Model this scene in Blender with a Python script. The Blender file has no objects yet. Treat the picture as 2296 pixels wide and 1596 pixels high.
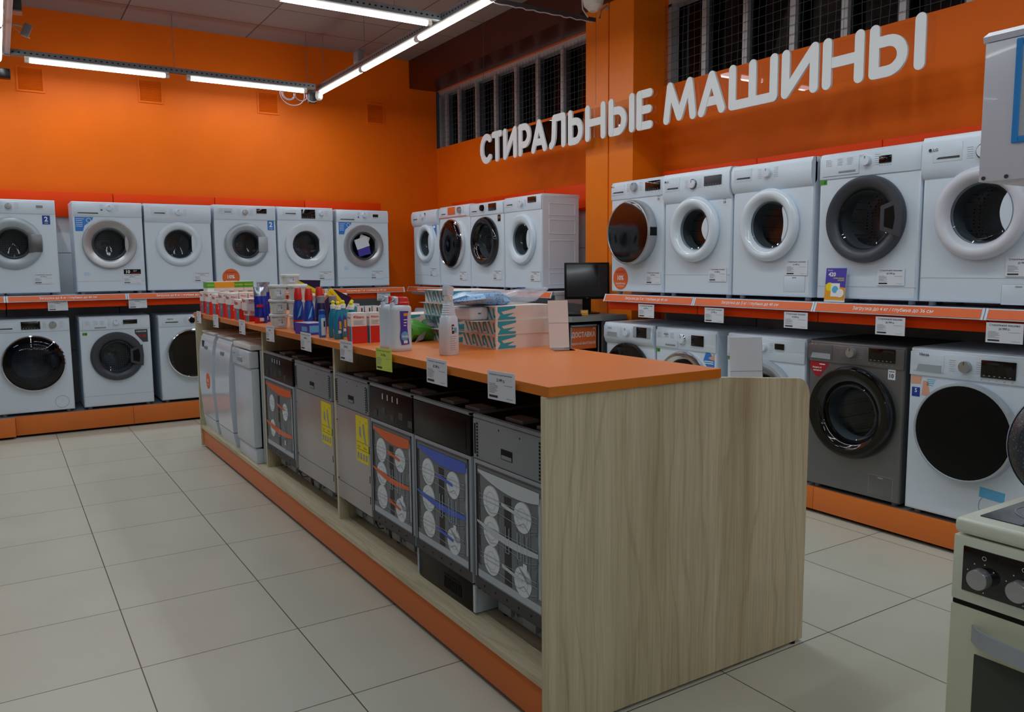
import bpy, bmesh, math, random
from mathutils import Matrix, Vector, Euler
random.seed(7)
PI = math.pi
scene = bpy.context.scene
C = scene.collection

# ---------------------------------------------------------------- camera, world, exposure
cam_d = bpy.data.cameras.new('camera')
cam = bpy.data.objects.new('camera', cam_d)
C.objects.link(cam)
cam_d.sensor_width = 36.0
cam_d.lens = 36.0 * 1801.74 / 2296
cam_d.clip_start = 0.05
W = ((0.84305724, -0.53775226, -0.00877488), (0.06710199, 0.08898261, 0.99377031), (-0.53362141, -0.83839406, 0.11110168))
cam.matrix_world = Matrix(((W[0][0], W[1][0], W[2][0], 0), (W[0][1], W[1][1], W[2][1], 0), (W[0][2], W[1][2], W[2][2], 1.47), (0, 0, 0, 1)))
scene.camera = cam
world = bpy.data.worlds.new('night'); scene.world = world
world.use_nodes = True
world.node_tree.nodes['Background'].inputs[0].default_value = (0.5, 0.6, 0.8, 1)
world.node_tree.nodes['Background'].inputs[1].default_value = 0.01
scene.view_settings.view_transform = 'Standard'
scene.view_settings.look = 'None'
scene.view_settings.gamma = 1
scene.view_settings.use_curve_mapping = False
scene.view_settings.exposure = EXPOSURE = 0.0
LAMP_WATT = 4.7
LAMP_COL = (0.80, 0.95, 1.06)
LAMP_COL_WARM = (0.86, 0.97, 1.0)
GLOW = 7.0

# ---------------------------------------------------------------- materials
def lin(h):
    h = h.lstrip('#'); c = [int(h[i:i + 2], 16) / 255 for i in (0, 2, 4)]
    return tuple((x / 12.92 if x <= 0.04045 else ((x + 0.055) / 1.055) ** 2.4) for x in c) + (1,)
def nodes(name):
    m = bpy.data.materials.new(name); m.use_nodes = True
    nt = m.node_tree; b = nt.nodes['Principled BSDF']
    return m, nt, b
def mat(name, col, rough=0.5, metal=0.0, coat=0.0, var=0.06, scale=6.0, bump=0.0, emit=0.0, spec=0.5):
    m, nt, b = nodes(name)
    c = lin(col) if isinstance(col, str) else tuple(col) + (1,)
    n = nt.nodes.new('ShaderNodeTexNoise'); n.inputs['Scale'].default_value = scale
    n.inputs['Detail'].default_value = 3
    tc = nt.nodes.new('ShaderNodeTexCoord'); nt.links.new(tc.outputs['Object'], n.inputs['Vector'])
    mr = nt.nodes.new('ShaderNodeMapRange'); mr.inputs[3].default_value = 1 - var; mr.inputs[4].default_value = 1 + var
    nt.links.new(n.outputs[0], mr.inputs[0])
    mx = nt.nodes.new('ShaderNodeVectorMath'); mx.operation = 'SCALE'; mx.inputs[0].default_value = c[:3]
    nt.links.new(mr.outputs[0], mx.inputs['Scale']); nt.links.new(mx.outputs[0], b.inputs['Base Color'])
    b.inputs['Roughness'].default_value = rough; b.inputs['Metallic'].default_value = metal
    b.inputs['Coat Weight'].default_value = coat; b.inputs['Coat Roughness'].default_value = 0.05
    b.inputs['Specular IOR Level'].default_value = spec
    if emit:
        b.inputs['Emission Color'].default_value = c; b.inputs['Emission Strength'].default_value = emit
    if bump:
        bp = nt.nodes.new('ShaderNodeBump'); bp.inputs['Strength'].default_value = bump; bp.inputs['Distance'].default_value = 0.002
        nt.links.new(n.outputs[0], bp.inputs['Height']); nt.links.new(bp.outputs[0], b.inputs['Normal'])
    return m
def glass(name, tint, thru=0.75, rough=0.02, ior=1.5):
    m, nt, b = nodes(name)
    nt.nodes.remove(b)
    out = nt.nodes['Material Output']
    t = nt.nodes.new('ShaderNodeBsdfTransparent'); t.inputs[0].default_value = (tint[0] * thru, tint[1] * thru, tint[2] * thru, 1)
    g = nt.nodes.new('ShaderNodeBsdfGlossy'); g.inputs['Roughness'].default_value = rough
    f = nt.nodes.new('ShaderNodeFresnel'); f.inputs[0].default_value = ior
    mx = nt.nodes.new('ShaderNodeMixShader')
    nt.links.new(f.outputs[0], mx.inputs[0]); nt.links.new(t.outputs[0], mx.inputs[1]); nt.links.new(g.outputs[0], mx.inputs[2])
    nt.links.new(mx.outputs[0], out.inputs[0])
    return m

M = {}
def mk(k, *a, **kw): M[k] = mat(k, *a, **kw)
mk('white', '#d6e2f0', 0.28, var=0.01)
mk('white_gloss', '#dbe5f1', 0.16, coat=0.35, var=0.01)
mk('white_matt', '#e4e4e2', 0.6, var=0.02)
mk('lilac', '#d3d4e0', 0.35, var=0.02)
mk('panel_white', '#d6dade', 0.4, var=0.02)
mk('silver', '#b4b4b8', 0.3, metal=0.75, var=0.03)
mk('satin', '#aab4be', 0.4, metal=0.25, var=0.02)
mk('chrome', '#e0e0e4', 0.08, metal=1.0, var=0.01)
mk('steel_dark', '#77787c', 0.3, metal=0.85, var=0.03)
mk('graphite', '#3c4048', 0.4, var=0.02)
mk('grey_body', '#77777a', 0.35, metal=0.55, var=0.03)
mk('grey', '#8b8d92', 0.5, var=0.03)
mk('dark_grey', '#3a3b3f', 0.5, var=0.05)
mk('black', '#0a0a0c', 0.35, var=0.1, spec=0.2)
mk('black_gloss', '#08080a', 0.10, coat=0.3, var=0.02)
mk('rubber', '#6d7075', 0.6, var=0.05)
mk('shadow', '#050505', 0.9)
mk('orange_top', '#ea8038', 0.38, var=0.03, scale=60)
mk('orange_edge', '#d97818', 0.35, var=0.02)
mk('orange_plinth', '#e2762a', 0.4, var=0.03)
mk('orange_red', '#ea4306', 0.5, var=0.02, spec=0.15)
mk('orange_rail', '#ee6a2a', 0.4, var=0.02)
mk('orange_card', '#e5682a', 0.45)
mk('paper', '#dde3ee', 0.5, var=0.01)
mk('ink', '#2b2b30', 0.6)
mk('ink_soft', '#9fa1a8', 0.6)
mk('print_white', '#f2f2f2', 0.5)
mk('lime', '#cfe25a', 0.5)
mk('yellow', '#f2e010', 0.5)
mk('blue', '#2f7fd6', 0.4)
mk('deep_blue', '#1d3f9c', 0.35)
mk('navy', '#1d1c4c', 0.35)
mk('purple', '#4a3fae', 0.4)
mk('sky', '#5fb4e6', 0.4)
mk('cyan', '#3fb6cf', 0.45)
mk('teal', '#1f8aa8', 0.45)
mk('teal_box', '#35a9bf', 0.5)
mk('red', '#d8261c', 0.35)
mk('dark_red', '#a81826', 0.4)
mk('green', '#4fa52c', 0.45)
mk('dark_green', '#2c6a20', 0.45)
mk('amber', '#f0a21c', 0.45)
mk('skin_tone', '#e0a58c', 0.5)
mk('beige_card', '#f0e2dc', 0.55)
mk('carton', '#e6e0de', 0.55)
mk('plate_white', '#e6f0fa', 0.5, var=0.01)
mk('plate_ring', '#b9c6d2', 0.5)
mk('print_bg', '#737c82', 0.45, var=0.35, scale=3)
mk('print_dark', '#24282c', 0.5)
mk('print_line', '#8f9aa0', 0.4)
mk('swoosh_orange', '#e8641c', 0.4)
mk('swoosh_blue', '#3f63d8', 0.4)
mk('swoosh_white', '#ccd6de', 0.4)
mk('cream', '#d5d8be', 0.35, var=0.01)
mk('cream_light', '#dee3d2', 0.3, var=0.01)
mk('oven_glass', '#394038', 0.25)
mk('hob_glass', '#2c3238', 0.06, coat=0.5)
mk('hood_white', '#e6e9fa', 0.3, coat=0.2, var=0.01)
mk('hood_blue', '#3a9cf0', 0.35)
mk('ceiling_metal', '#8a8f98', 0.4, metal=0.6)
mk('beam', '#4a1d14', 0.3, var=0.25, scale=3)
mk('column_orange', '#ee7a0c', 0.35, spec=0.3, var=0.04)
mk('window_metal', '#b8b8be', 0.45, metal=0.3)
mk('window_side', '#59606c', 0.5)  # mullion flank: bluish reflection put into the colour
mk('wire', '#4d4f55', 0.5)
mk('night', '#020203', 0.9)
mk('letter_white', '#dfe3e8', 0.4, var=0.01)
mk('letter_side', '#8f9399', 0.5)
mk('cable', '#c8c0c8', 0.5)
mk('salt', '#e9e4dc', 0.7, var=0.2, scale=60, bump=0.5)
mk('speckle_rim', '#9aa4b8', 0.5, var=0.5, scale=300)
mk('desk_grey', '#5c5c60', 0.45)
mk('desk_edge', '#8c8f8c', 0.4)
mk('foil', '#b6bccb', 0.18, metal=0.8, var=0.3, scale=30, bump=0.6)
M['door_glass'] = glass('door_glass', (0.84, 0.92, 0.95), 0.85)
M['dark_glass'] = glass('dark_glass', (0.55, 0.65, 0.78), 0.5)
def milky(name, col, body, rough=0.25):
    m, nt, b = nodes(name)
    t = nt.nodes.new('ShaderNodeBsdfTransparent'); mx = nt.nodes.new('ShaderNodeMixShader'); mx.inputs[0].default_value = body
    b.inputs['Base Color'].default_value = lin(col); b.inputs['Roughness'].default_value = rough
    nt.links.new(t.outputs[0], mx.inputs[1]); nt.links.new(b.outputs[0], mx.inputs[2]); nt.links.new(mx.outputs[0], nt.nodes['Material Output'].inputs[0])
    return m
M['tub_plastic'] = milky('tub_plastic', '#e8ecec', 0.35)
M['foam'] = milky('foam', '#eef1f6', 0.8, 0.3)
M['clear'] = glass('clear', (0.97, 0.98, 0.99), 0.97, 0.02, 1.35)
M['acrylic'] = glass('acrylic', (0.99, 0.99, 0.99), 0.99, 0.01, 1.25)
M['film'] = milky('film', '#dfe5f0', 0.45, 0.12)
M['window_glass'] = glass('window_glass', (0.7, 0.75, 0.8), 0.8, 0.01, 1.5)
M['teal_liquid'] = mat('teal_liquid', '#1585a6', 0.1, coat=0.5)

def mapped(nt, scale, rot=(0, 0, 0)):
    tc = nt.nodes.new('ShaderNodeTexCoord'); mp = nt.nodes.new('ShaderNodeMapping')
    mp.inputs['Scale'].default_value = scale; mp.inputs['Rotation'].default_value = rot
    nt.links.new(tc.outputs['Object'], mp.inputs[0]); return mp
def ramp(nt, src, stops):
    r = nt.nodes.new('ShaderNodeValToRGB'); nt.links.new(src, r.inputs[0])
    while len(r.color_ramp.elements) < len(stops): r.color_ramp.elements.new(0.5)
    for e, (p, c) in zip(r.color_ramp.elements, stops): e.position = p; e.color = lin(c) if isinstance(c, str) else c
    return r
def emission(name, col, s):
    m, nt, b = nodes(name); nt.nodes.remove(b)
    e = nt.nodes.new('ShaderNodeEmission'); e.inputs[0].default_value = tuple(col) + (1,); e.inputs[1].default_value = s
    nt.links.new(e.outputs[0], nt.nodes['Material Output'].inputs[0]); return m
M['tube_cool'] = emission('tube_cool', (0.93, 0.95, 1.0), GLOW)
M['tube_warm'] = emission('tube_warm', (1.0, 1.0, 0.88), GLOW)

def wood(name, axis):
    m, nt, b = nodes(name)
    s = [9, 9, 9]; s[axis] = 0.45
    mp = mapped(nt, s)
    n1 = nt.nodes.new('ShaderNodeTexNoise'); n1.inputs['Scale'].default_value = 1.0; n1.inputs['Detail'].default_value = 6; n1.inputs['Distortion'].default_value = 0.4
    nt.links.new(mp.outputs[0], n1.inputs['Vector'])
    s2 = [140, 140, 140]; s2[axis] = 4
    mp2 = mapped(nt, s2)
    n2 = nt.nodes.new('ShaderNodeTexNoise'); n2.inputs['Scale'].default_value = 1.0; n2.inputs['Detail'].default_value = 4
    nt.links.new(mp2.outputs[0], n2.inputs['Vector'])
    s3 = [2.2, 2.2, 2.2]; s3[axis] = 0.5
    mp3 = mapped(nt, s3)
    wv = nt.nodes.new('ShaderNodeTexWave'); wv.inputs['Scale'].default_value = 1.6; wv.inputs['Distortion'].default_value = 14; wv.inputs['Detail'].default_value = 3
    wv.bands_direction = 'X' if axis != 0 else 'Y'
    nt.links.new(mp3.outputs[0], wv.inputs['Vector'])
    a = ramp(nt, n1.outputs[0], [(0.28, '#b3a584'), (0.42, '#cdc3a3'), (0.58, '#d5caac'), (0.74, '#e2d8ba')])
    l = ramp(nt, n2.outputs[0], [(0.35, (0.88, 0.87, 0.86, 1)), (0.6, (1.03, 1.03, 1.03, 1))])
    w = ramp(nt, wv.outputs[0], [(0.0, (0.88, 0.86, 0.82, 1)), (0.10, (1, 1, 1, 1)), (1, (1.02, 1.02, 1.02, 1))])
    mx = nt.nodes.new('ShaderNodeVectorMath'); mx.operation = 'MULTIPLY'
    nt.links.new(a.outputs[0], mx.inputs[0]); nt.links.new(l.outputs[0], mx.inputs[1])
    my = nt.nodes.new('ShaderNodeVectorMath'); my.operation = 'MULTIPLY'
    nt.links.new(mx.outputs[0], my.inputs[0]); nt.links.new(w.outputs[0], my.inputs[1])
    nt.links.new(my.outputs[0], b.inputs['Base Color'])
    b.inputs['Roughness'].default_value = 0.5
    return m
M['wood_v'] = wood('wood_v', 2); M['wood_h'] = wood('wood_h', 1)

def tiles(name, base, grout, tx, ty, ox, oy, gw, rough, var, mottle):
    m, nt, b = nodes(name)
    tc = nt.nodes.new('ShaderNodeTexCoord'); sp = nt.nodes.new('ShaderNodeSeparateXYZ')
    nt.links.new(tc.outputs['Object'], sp.inputs[0])
    def mth(op, a, c=None, d=None):
        n = nt.nodes.new('ShaderNodeMath'); n.operation = op
        for i, v in enumerate((a, c, d)):
            if v is None: continue
            if isinstance(v, (int, float)): n.inputs[i].default_value = v
            else: nt.links.new(v, n.inputs[i])
        return n.outputs[0]
    us = []; ds = []
    for k, (t, o) in enumerate(((tx, ox), (ty, oy))):
        u = mth('DIVIDE', mth('SUBTRACT', sp.outputs[k], o), t)
        fr = mth('FRACT', u); d = mth('MULTIPLY', mth('MINIMUM', fr, mth('SUBTRACT', 1.0, fr)), t)
        us.append(mth('FLOOR', u)); ds.append(d)
    dm = mth('MINIMUM', ds[0], ds[1])
    line = mth('LESS_THAN', dm, gw)
    cb = nt.nodes.new('ShaderNodeCombineXYZ'); nt.links.new(us[0], cb.inputs[0]); nt.links.new(us[1], cb.inputs[1])
    wn = nt.nodes.new('ShaderNodeTexWhiteNoise'); nt.links.new(cb.outputs[0], wn.inputs['Vector'])
    n = nt.nodes.new('ShaderNodeTexNoise'); n.inputs['Scale'].default_value = 3.0; n.inputs['Detail'].default_value = 6
    nt.links.new(tc.outputs['Object'], n.inputs['Vector'])
    s = mth('ADD', mth('MULTIPLY', mth('SUBTRACT', wn.outputs['Value'], 0.5), var), mth('MULTIPLY', mth('SUBTRACT', n.outputs[0], 0.5), mottle))
    s = mth('ADD', s, 1.0)
    sc = nt.nodes.new('ShaderNodeVectorMath'); sc.operation = 'SCALE'; sc.inputs[0].default_value = lin(base)[:3]
    nt.links.new(s, sc.inputs['Scale'])
    mx = nt.nodes.new('ShaderNodeMix'); mx.data_type = 'RGBA'
    nt.links.new(line, mx.inputs['Factor']); nt.links.new(sc.outputs[0], mx.inputs['A']); mx.inputs['B'].default_value = lin(grout)
    nt.links.new(mx.outputs['Result'], b.inputs['Base Color'])
    b.inputs['Roughness'].default_value = rough
    r2 = mth('ADD', mth('MULTIPLY', n.outputs[0], 0.2), rough - 0.1); nt.links.new(r2, b.inputs['Roughness'])
    return m
M['floor'] = tiles('floor_tiles', '#cbcbbd', '#4a4438', 0.5902, 0.6084, 0.3542, 7.397, 0.0022, 0.36, 0.06, 0.14)
M['ceil'] = tiles('ceiling_tiles', '#8e827e', '#4a3f3b', 1.19, 0.6, 1.18, 8.36, 0.006, 0.8, 0.12, 0.15)
def wallmat(name, col, mott=0.05):
    m, nt, b = nodes(name)
    mp = mapped(nt, (1, 1, 1)); n = nt.nodes.new('ShaderNodeTexNoise'); n.inputs['Scale'].default_value = 1.7; n.inputs['Detail'].default_value = 5
    nt.links.new(mp.outputs[0], n.inputs['Vector'])
    c = lin(col)
    r = ramp(nt, n.outputs[0], [(0.3, tuple(x * (1 - mott) for x in c[:3]) + (1,)), (0.7, tuple(min(1, x * (1 + mott)) for x in c[:3]) + (1,))])
    nt.links.new(r.outputs[0], b.inputs['Base Color'])
    n2 = nt.nodes.new('ShaderNodeTexNoise'); n2.inputs['Scale'].default_value = 90
    nt.links.new(mp.outputs[0], n2.inputs['Vector'])
    bp = nt.nodes.new('ShaderNodeBump'); bp.inputs['Strength'].default_value = 0.08; bp.inputs['Distance'].default_value = 0.003
    nt.links.new(n2.outputs[0], bp.inputs['Height']); nt.links.new(bp.outputs[0], b.inputs['Normal'])
    b.inputs['Roughness'].default_value = 0.5; b.inputs['Specular IOR Level'].default_value = 0.2
    return m
M['wall'] = wallmat('wall_orange', '#ee6c06'); M['wall_white'] = wallmat('wall_white', '#b9b3aa')

def perforated(name, col, hole, sc):
    m, nt, b = nodes(name)
    tc = nt.nodes.new('ShaderNodeTexCoord'); v = nt.nodes.new('ShaderNodeTexVoronoi'); v.inputs['Scale'].default_value = sc; v.inputs['Randomness'].default_value = 0
    nt.links.new(tc.outputs['Object'], v.inputs['Vector'])
    r = ramp(nt, v.outputs['Distance'], [(0.24, hole), (0.30, col)])
    nt.links.new(r.outputs[0], b.inputs['Base Color']); b.inputs['Roughness'].default_value = 0.3
    return m
M['drum'] = perforated('drum_steel', '#c9cdd3', '#1a1c1e', 55)
M['drum'].node_tree.nodes['Principled BSDF'].inputs['Metallic'].default_value = 0.6
M['speckle'] = perforated('pan_speckle', '#3b4048', '#6d7480', 160)
M['speckle'].node_tree.nodes['Voronoi Texture'].inputs['Randomness'].default_value = 1
M['filter_mesh'] = perforated('filter_mesh', '#c9ccd2', '#4b4e55', 210)
def brushed(name, col, rough=0.28):
    m, nt, b = nodes(name)
    mp = mapped(nt, (2, 2, 6)); n = nt.nodes.new('ShaderNodeTexNoise'); n.inputs['Scale'].default_value = 1
    nt.links.new(mp.outputs[0], n.inputs['Vector'])
    r = nt.nodes.new('ShaderNodeMapRange'); r.inputs[3].default_value = rough - 0.05; r.inputs[4].default_value = rough + 0.06
    nt.links.new(n.outputs[0], r.inputs[0]); nt.links.new(r.outputs[0], b.inputs['Roughness'])
    b.inputs['Base Color'].default_value = lin(col); b.inputs['Metallic'].default_value = 0.6
    return m
M['steel'] = brushed('brushed_steel', '#b9babc', 0.34); M['zinc'] = brushed('zinc_plate', '#8f979f', 0.5); M['zinc'].node_tree.nodes['Principled BSDF'].inputs['Metallic'].default_value = 0.25

# ---------------------------------------------------------------- geometry builder
_txt = {}
def text_geo(s, bold=0.0):
    k = (s, bold)
    if k not in _txt:
        cu = bpy.data.curves.new('txt', 'FONT'); cu.body = s; cu.size = 1.0; cu.offset = bold; cu.resolution_u = 2
        o = bpy.data.objects.new('txt', cu); C.objects.link(o)
        bpy.context.view_layer.update()
        me = o.evaluated_get(bpy.context.evaluated_depsgraph_get()).to_mesh()
        vs = [tuple(v.co) for v in me.vertices]; fs = [tuple(p.vertices) for p in me.polygons]
        bpy.data.objects.remove(o); bpy.data.curves.remove(cu)
        if vs:
            x0 = min(v[0] for v in vs); x1 = max(v[0] for v in vs); y0 = min(v[1] for v in vs); y1 = max(v[1] for v in vs)
        else: x0 = y0 = 0; x1 = y1 = 1
        _txt[k] = (vs, fs, (x0, x1, y0, y1))
    return _txt[k]

class G:
    def __init__(s): s.v = []; s.f = []; s.m = []; s.M = None
    def add(s, vs, fs, m=0, T=None):
        b = len(s.v)
        if T is not None: vs = [tuple(T @ Vector(v)) for v in vs]
        if s.M is not None: vs = [tuple(s.M @ Vector(v)) for v in vs]
        s.v += [tuple(v) for v in vs]; s.f += [tuple(i + b for i in f) for f in fs]; s.m += [m] * len(fs)
        return s
    def box(s, x0, x1, y0, y1, z0, z1, m=0, T=None):
        vs = [(x, y, z) for z in (z0, z1) for y in (y0, y1) for x in (x0, x1)]
        return s.add(vs, [(0, 2, 3, 1), (4, 5, 7, 6), (0, 1, 5, 4), (2, 6, 7, 3), (0, 4, 6, 2), (1, 3, 7, 5)], m, T)
    def rbox(s, x0, x1, y0, y1, z0, z1, r=0.01, m=0, seg=2, T=None):
        bm = bmesh.new(); bmesh.ops.create_cube(bm, size=1)
        for v in bm.verts: v.co = ((x0 + x1) / 2 + v.co.x * (x1 - x0), (y0 + y1) / 2 + v.co.y * (y1 - y0), (z0 + z1) / 2 + v.co.z * (z1 - z0))
        bmesh.ops.bevel(bm, geom=list(bm.edges), offset=r, segments=seg, profile=0.5, affect='EDGES', clamp_overlap=True)
        bm.verts.index_update()
        vs = [tuple(v.co) for v in bm.verts]; fs = [tuple(v.index for v in f.verts) for f in bm.faces]; bm.free()
        return s.add(vs, fs, m, T)
    def prism(s, poly, ax, a, b, m=0, T=None):
        n = len(poly)
        def P(p, t): return {'x': (t, p[0], p[1]), 'y': (p[0], t, p[1]), 'z': (p[0], p[1], t)}[ax]
        vs = [P(p, a) for p in poly] + [P(p, b) for p in poly]
        fs = [tuple(range(n)), tuple(range(2 * n - 1, n - 1, -1))] + [(i, (i + 1) % n, n + (i + 1) % n, n + i) for i in range(n)]
        return s.add(vs, fs, m, T)
    def lathe(s, prof, c=(0, 0, 0), ax='y', seg=40, m=0, a0=0.0, a1=2 * PI, T=None):
        # prof: (radius, along-axis)
        full = abs(a1 - a0 - 2 * PI) < 1e-6; n = seg if full else seg + 1
        vs = []; fs = []
        for r, t in prof:
            for i in range(n):
                a = a0 + (a1 - a0) * i / seg; p, q = r * math.cos(a), r * math.sin(a)
                v = {'y': (p, t, q), 'z': (p, q, t), 'x': (t, p, q)}[ax]
                vs.append((v[0] + c[0], v[1] + c[1], v[2] + c[2]))
        for j in range(len(prof) - 1):
            for i in range(seg if full else n - 1):
                k = (i + 1) % n
                fs.append((j * n + i, j * n + k, (j + 1) * n + k, (j + 1) * n + i))
        return s.add(vs, fs, m, T)
    def disc(s, c, r, ax='y', seg=32, m=0, T=None, rx=None):
        rx = rx or r; vs = []
        for i in range(seg):
            a = 2 * PI * i / seg; p, q = rx * math.cos(a), r * math.sin(a)
            v = {'y': (p, 0, q), 'z': (p, q, 0), 'x': (0, p, q)}[ax]; vs.append((v[0] + c[0], v[1] + c[1], v[2] + c[2]))
        return s.add(vs, [tuple(range(seg))], m, T)
    def cyl(s, c, r, h, ax='y', seg=24, m=0, T=None, bev=0.0):
        pr = [(0.0001, 0), (r - bev, 0), (r, bev), (r, h - bev), (r - bev, h), (0.0001, h)] if bev else [(0.0001, 0), (r, 0), (r, h), (0.0001, h)]
        return s.lathe(pr, c, ax, seg, m, T=T)
    def tube(s, pts, r, seg=6, m=0, T=None):
        pts = [Vector(p) for p in pts]; vs = []; fs = []
        up = Vector((0, 0, 1))
        for i, p in enumerate(pts):
            d = (pts[min(i + 1, len(pts) - 1)] - pts[max(i - 1, 0)]).normalized()
            u = d.cross(up if abs(d.dot(up)) < 0.95 else Vector((1, 0, 0))).normalized(); w = d.cross(u)
            for k in range(seg):
                a = 2 * PI * k / seg; vs.append(tuple(p + u * r * math.cos(a) + w * r * math.sin(a)))
        for i in range(len(pts) - 1):
            for k in range(seg):
                k2 = (k + 1) % seg; fs.append((i * seg + k, i * seg + k2, (i + 1) * seg + k2, (i + 1) * seg + k))
        fs += [tuple(range(seg)), tuple(range(len(pts) * seg - 1, (len(pts) - 1) * seg - 1, -1))]
        return s.add(vs, fs, m, T)
    def text(s, st, cx, cz, h=None, w=None, y=0.0, m=0, bold=0.0, T=None, plane='xz', align='c'):
        vs, fs, (x0, x1, y0, y1) = text_geo(st, bold)
        if not vs: return s
        sy = (h or 1) / (y1 - y0); sx = sy if w is None else w / (x1 - x0)
        if h is None: sy = sx
        ox = {'c': (x0 + x1) / 2, 'l': x0, 'r': x1}[align]
        out = []
        for v in vs:
            a, b = (v[0] - ox) * sx + cx, (v[1] - (y0 + y1) / 2) * sy + cz
            out.append((a, y, b) if plane == 'xz' else (a, b, y))
        return s.add(out, fs, m, T)
    def build(s, name, mats, parent=None, smooth=32, loc=None, rot=None, fix=True):
        me = bpy.data.meshes.new(name)
        me.from_pydata(s.v, [], s.f)
        if not isinstance(mats, (list, tuple)): mats = [mats]
        for k in mats: me.materials.append(M[k] if isinstance(k, str) else k)
        me.polygons.foreach_set('material_index', s.m)
        if fix:
            bm = bmesh.new(); bm.from_mesh(me); bmesh.ops.recalc_face_normals(bm, faces=bm.faces); bm.to_mesh(me); bm.free()
        if smooth:
            me.polygons.foreach_set('use_smooth', [True] * len(me.polygons))
            me.set_sharp_from_angle(angle=math.radians(smooth))
        me.update()
        o = bpy.data.objects.new(name, me); C.objects.link(o)
        if parent: o.parent = parent
        if loc: o.location = loc
        if rot: o.rotation_euler = rot
        return o

def thing(name, label, cat, loc=(0, 0, 0), rz=0.0, group=None, rot=None):
    o = bpy.data.objects.new(name, None); C.objects.link(o)
    o.location = loc; o.rotation_euler = rot or (0, 0, rz); o.empty_display_size = 0.1
    o['label'] = label; o['category'] = cat
    if group: o['group'] = group
    return o
def tag(o, label, cat, group=None, kind=None):
    o['label'] = label; o['category'] = cat
    if group: o['group'] = group
    if kind: o['kind'] = kind
    return o
def struct(o): o['kind'] = 'structure'; return o
def copy_tree(o, parent=None):
    c = o.copy(); C.objects.link(c)
    if parent: c.parent = parent
    for ch in o.children: copy_tree(ch, c)
    return c
def place(u, wall, z, front_back=8.25, front_right=4.0):
    # u runs to the viewer's right along a wall; returns location and heading
    return ((u, front_back, z), 0.0) if wall == 'B' else ((front_right, -u, z), -PI / 2)

# ---------------------------------------------------------------- the room
XW, YW, ZC = 4.6, 8.88, 3.88
struct(G().box(-6.2, 5.0, -4.5, 9.1, -0.1, 0).build('floor', 'floor', smooth=0))
struct(G().box(-6.2, 5.0, -4.5, 9.1, ZC, ZC + 0.1).build('ceiling', 'ceil', smooth=0))
struct(G().box(-6.2, XW, YW, YW + 0.2, 0, ZC).build('wall_back', 'wall', smooth=0))
struct(G().box(-6.2, -6.0, -4.4, YW, 0, ZC).build('wall_left', 'wall_white', smooth=0))
struct(G().box(-6.0, XW, -4.5, -4.3, 0, ZC).build('wall_front', 'wall_white', smooth=0))
struct(G().box(XW, XW + 0.3, -4.3, YW, 0, 2.89).box(XW, XW + 0.3, -4.3, YW, 3.56, ZC).box(XW, XW + 0.3, 4.93, 5.53, 2.89, 3.56)
       .box(XW, XW + 0.3, -4.3, -3.0, 2.89, 3.56).build('wall_right', 'wall', smooth=0))
struct(G().box(4.25, XW, -4.3, YW, 3.56, ZC).build('trim_1', 'beam', smooth=0))
# the column: two boards meeting at a narrow seam
col = struct(G().box(4.28, XW, 4.93, 5.222, 0, 3.56).box(4.28, XW, 5.238, 5.53, 0, 3.56).box(4.292, XW - 0.01, 5.22, 5.24, 0, 3.56).build('trim_2', 'column_orange', smooth=0))
struct(G().box(4.9, 4.92, -4.3, 9.0, 2.7, 3.7).build('night_backdrop', 'night', smooth=0))  # black sheet added behind the windows in place of the dark outside

def window(n, y0, y1, mull):
    w = bpy.data.objects.new('window_%d' % n, None); C.objects.link(w); struct(w)
    g = G().box(4.64, 4.72, y0, y1, 3.50, 3.56).box(4.66, 4.72, y0, y1, 2.89, 2.905)
    g.box(4.64, 4.72, y0, y0 + 0.04, 2.9, 3.52).box(4.64, 4.72, y1 - 0.04, y1, 2.9, 3.52)
    g.build('window_frame', 'window_metal', w, smooth=0)
    for y in mull:
        m = G().box(4.628, 4.66, y - 0.022, y + 0.022, 2.89, 3.53)
        for k in range(4): m.cyl((4.628, y + 0.006 * (-1) ** k, 2.95 + 0.17 * k), 0.006, -0.004, 'x', 8)
        mo = m.build('mullion', 'window_metal', w)
        G().box(4.66, 4.76, y + 0.022, y + 0.05, 2.89, 3.53).build('mullion_side', 'window_side', mo, smooth=0)
    G().box(4.735, 4.74, y0, y1, 2.89, 3.56).build('pane', 'window_glass', w, smooth=0)
    g = G(); y = y0 + 0.05; k = 0
    while y < y1:
        pts = [(4.615 + 0.004 * math.sin(3 * z + k), y + 0.006 * math.sin(z * 9 + k), z) for z in (2.895, 3.05, 3.2, 3.35, 3.52)]
        g.tube(pts, 0.0016, 4); y += 0.062; k += 1
    z = 2.94
    while z < 3.52:
        g.tube([(4.615, y0 + (y1 - y0) * t / 8, z + 0.005 * math.sin(t * 2 + z * 9)) for t in range(9)], 0.0016, 4); z += 0.062
    g.build('wire_mesh', 'wire', w, smooth=0)
window(1, 5.53, 8.88, [8.69, 8.38, 7.97, 7.57, 7.16, 6.77, 6.35, 5.95])
window(2, -3.0, 4.93, [4.53, 4.13, 3.72, 3.32, 2.93, 2.53, 2.13, 1.73, 1.33, 0.93])

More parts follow.
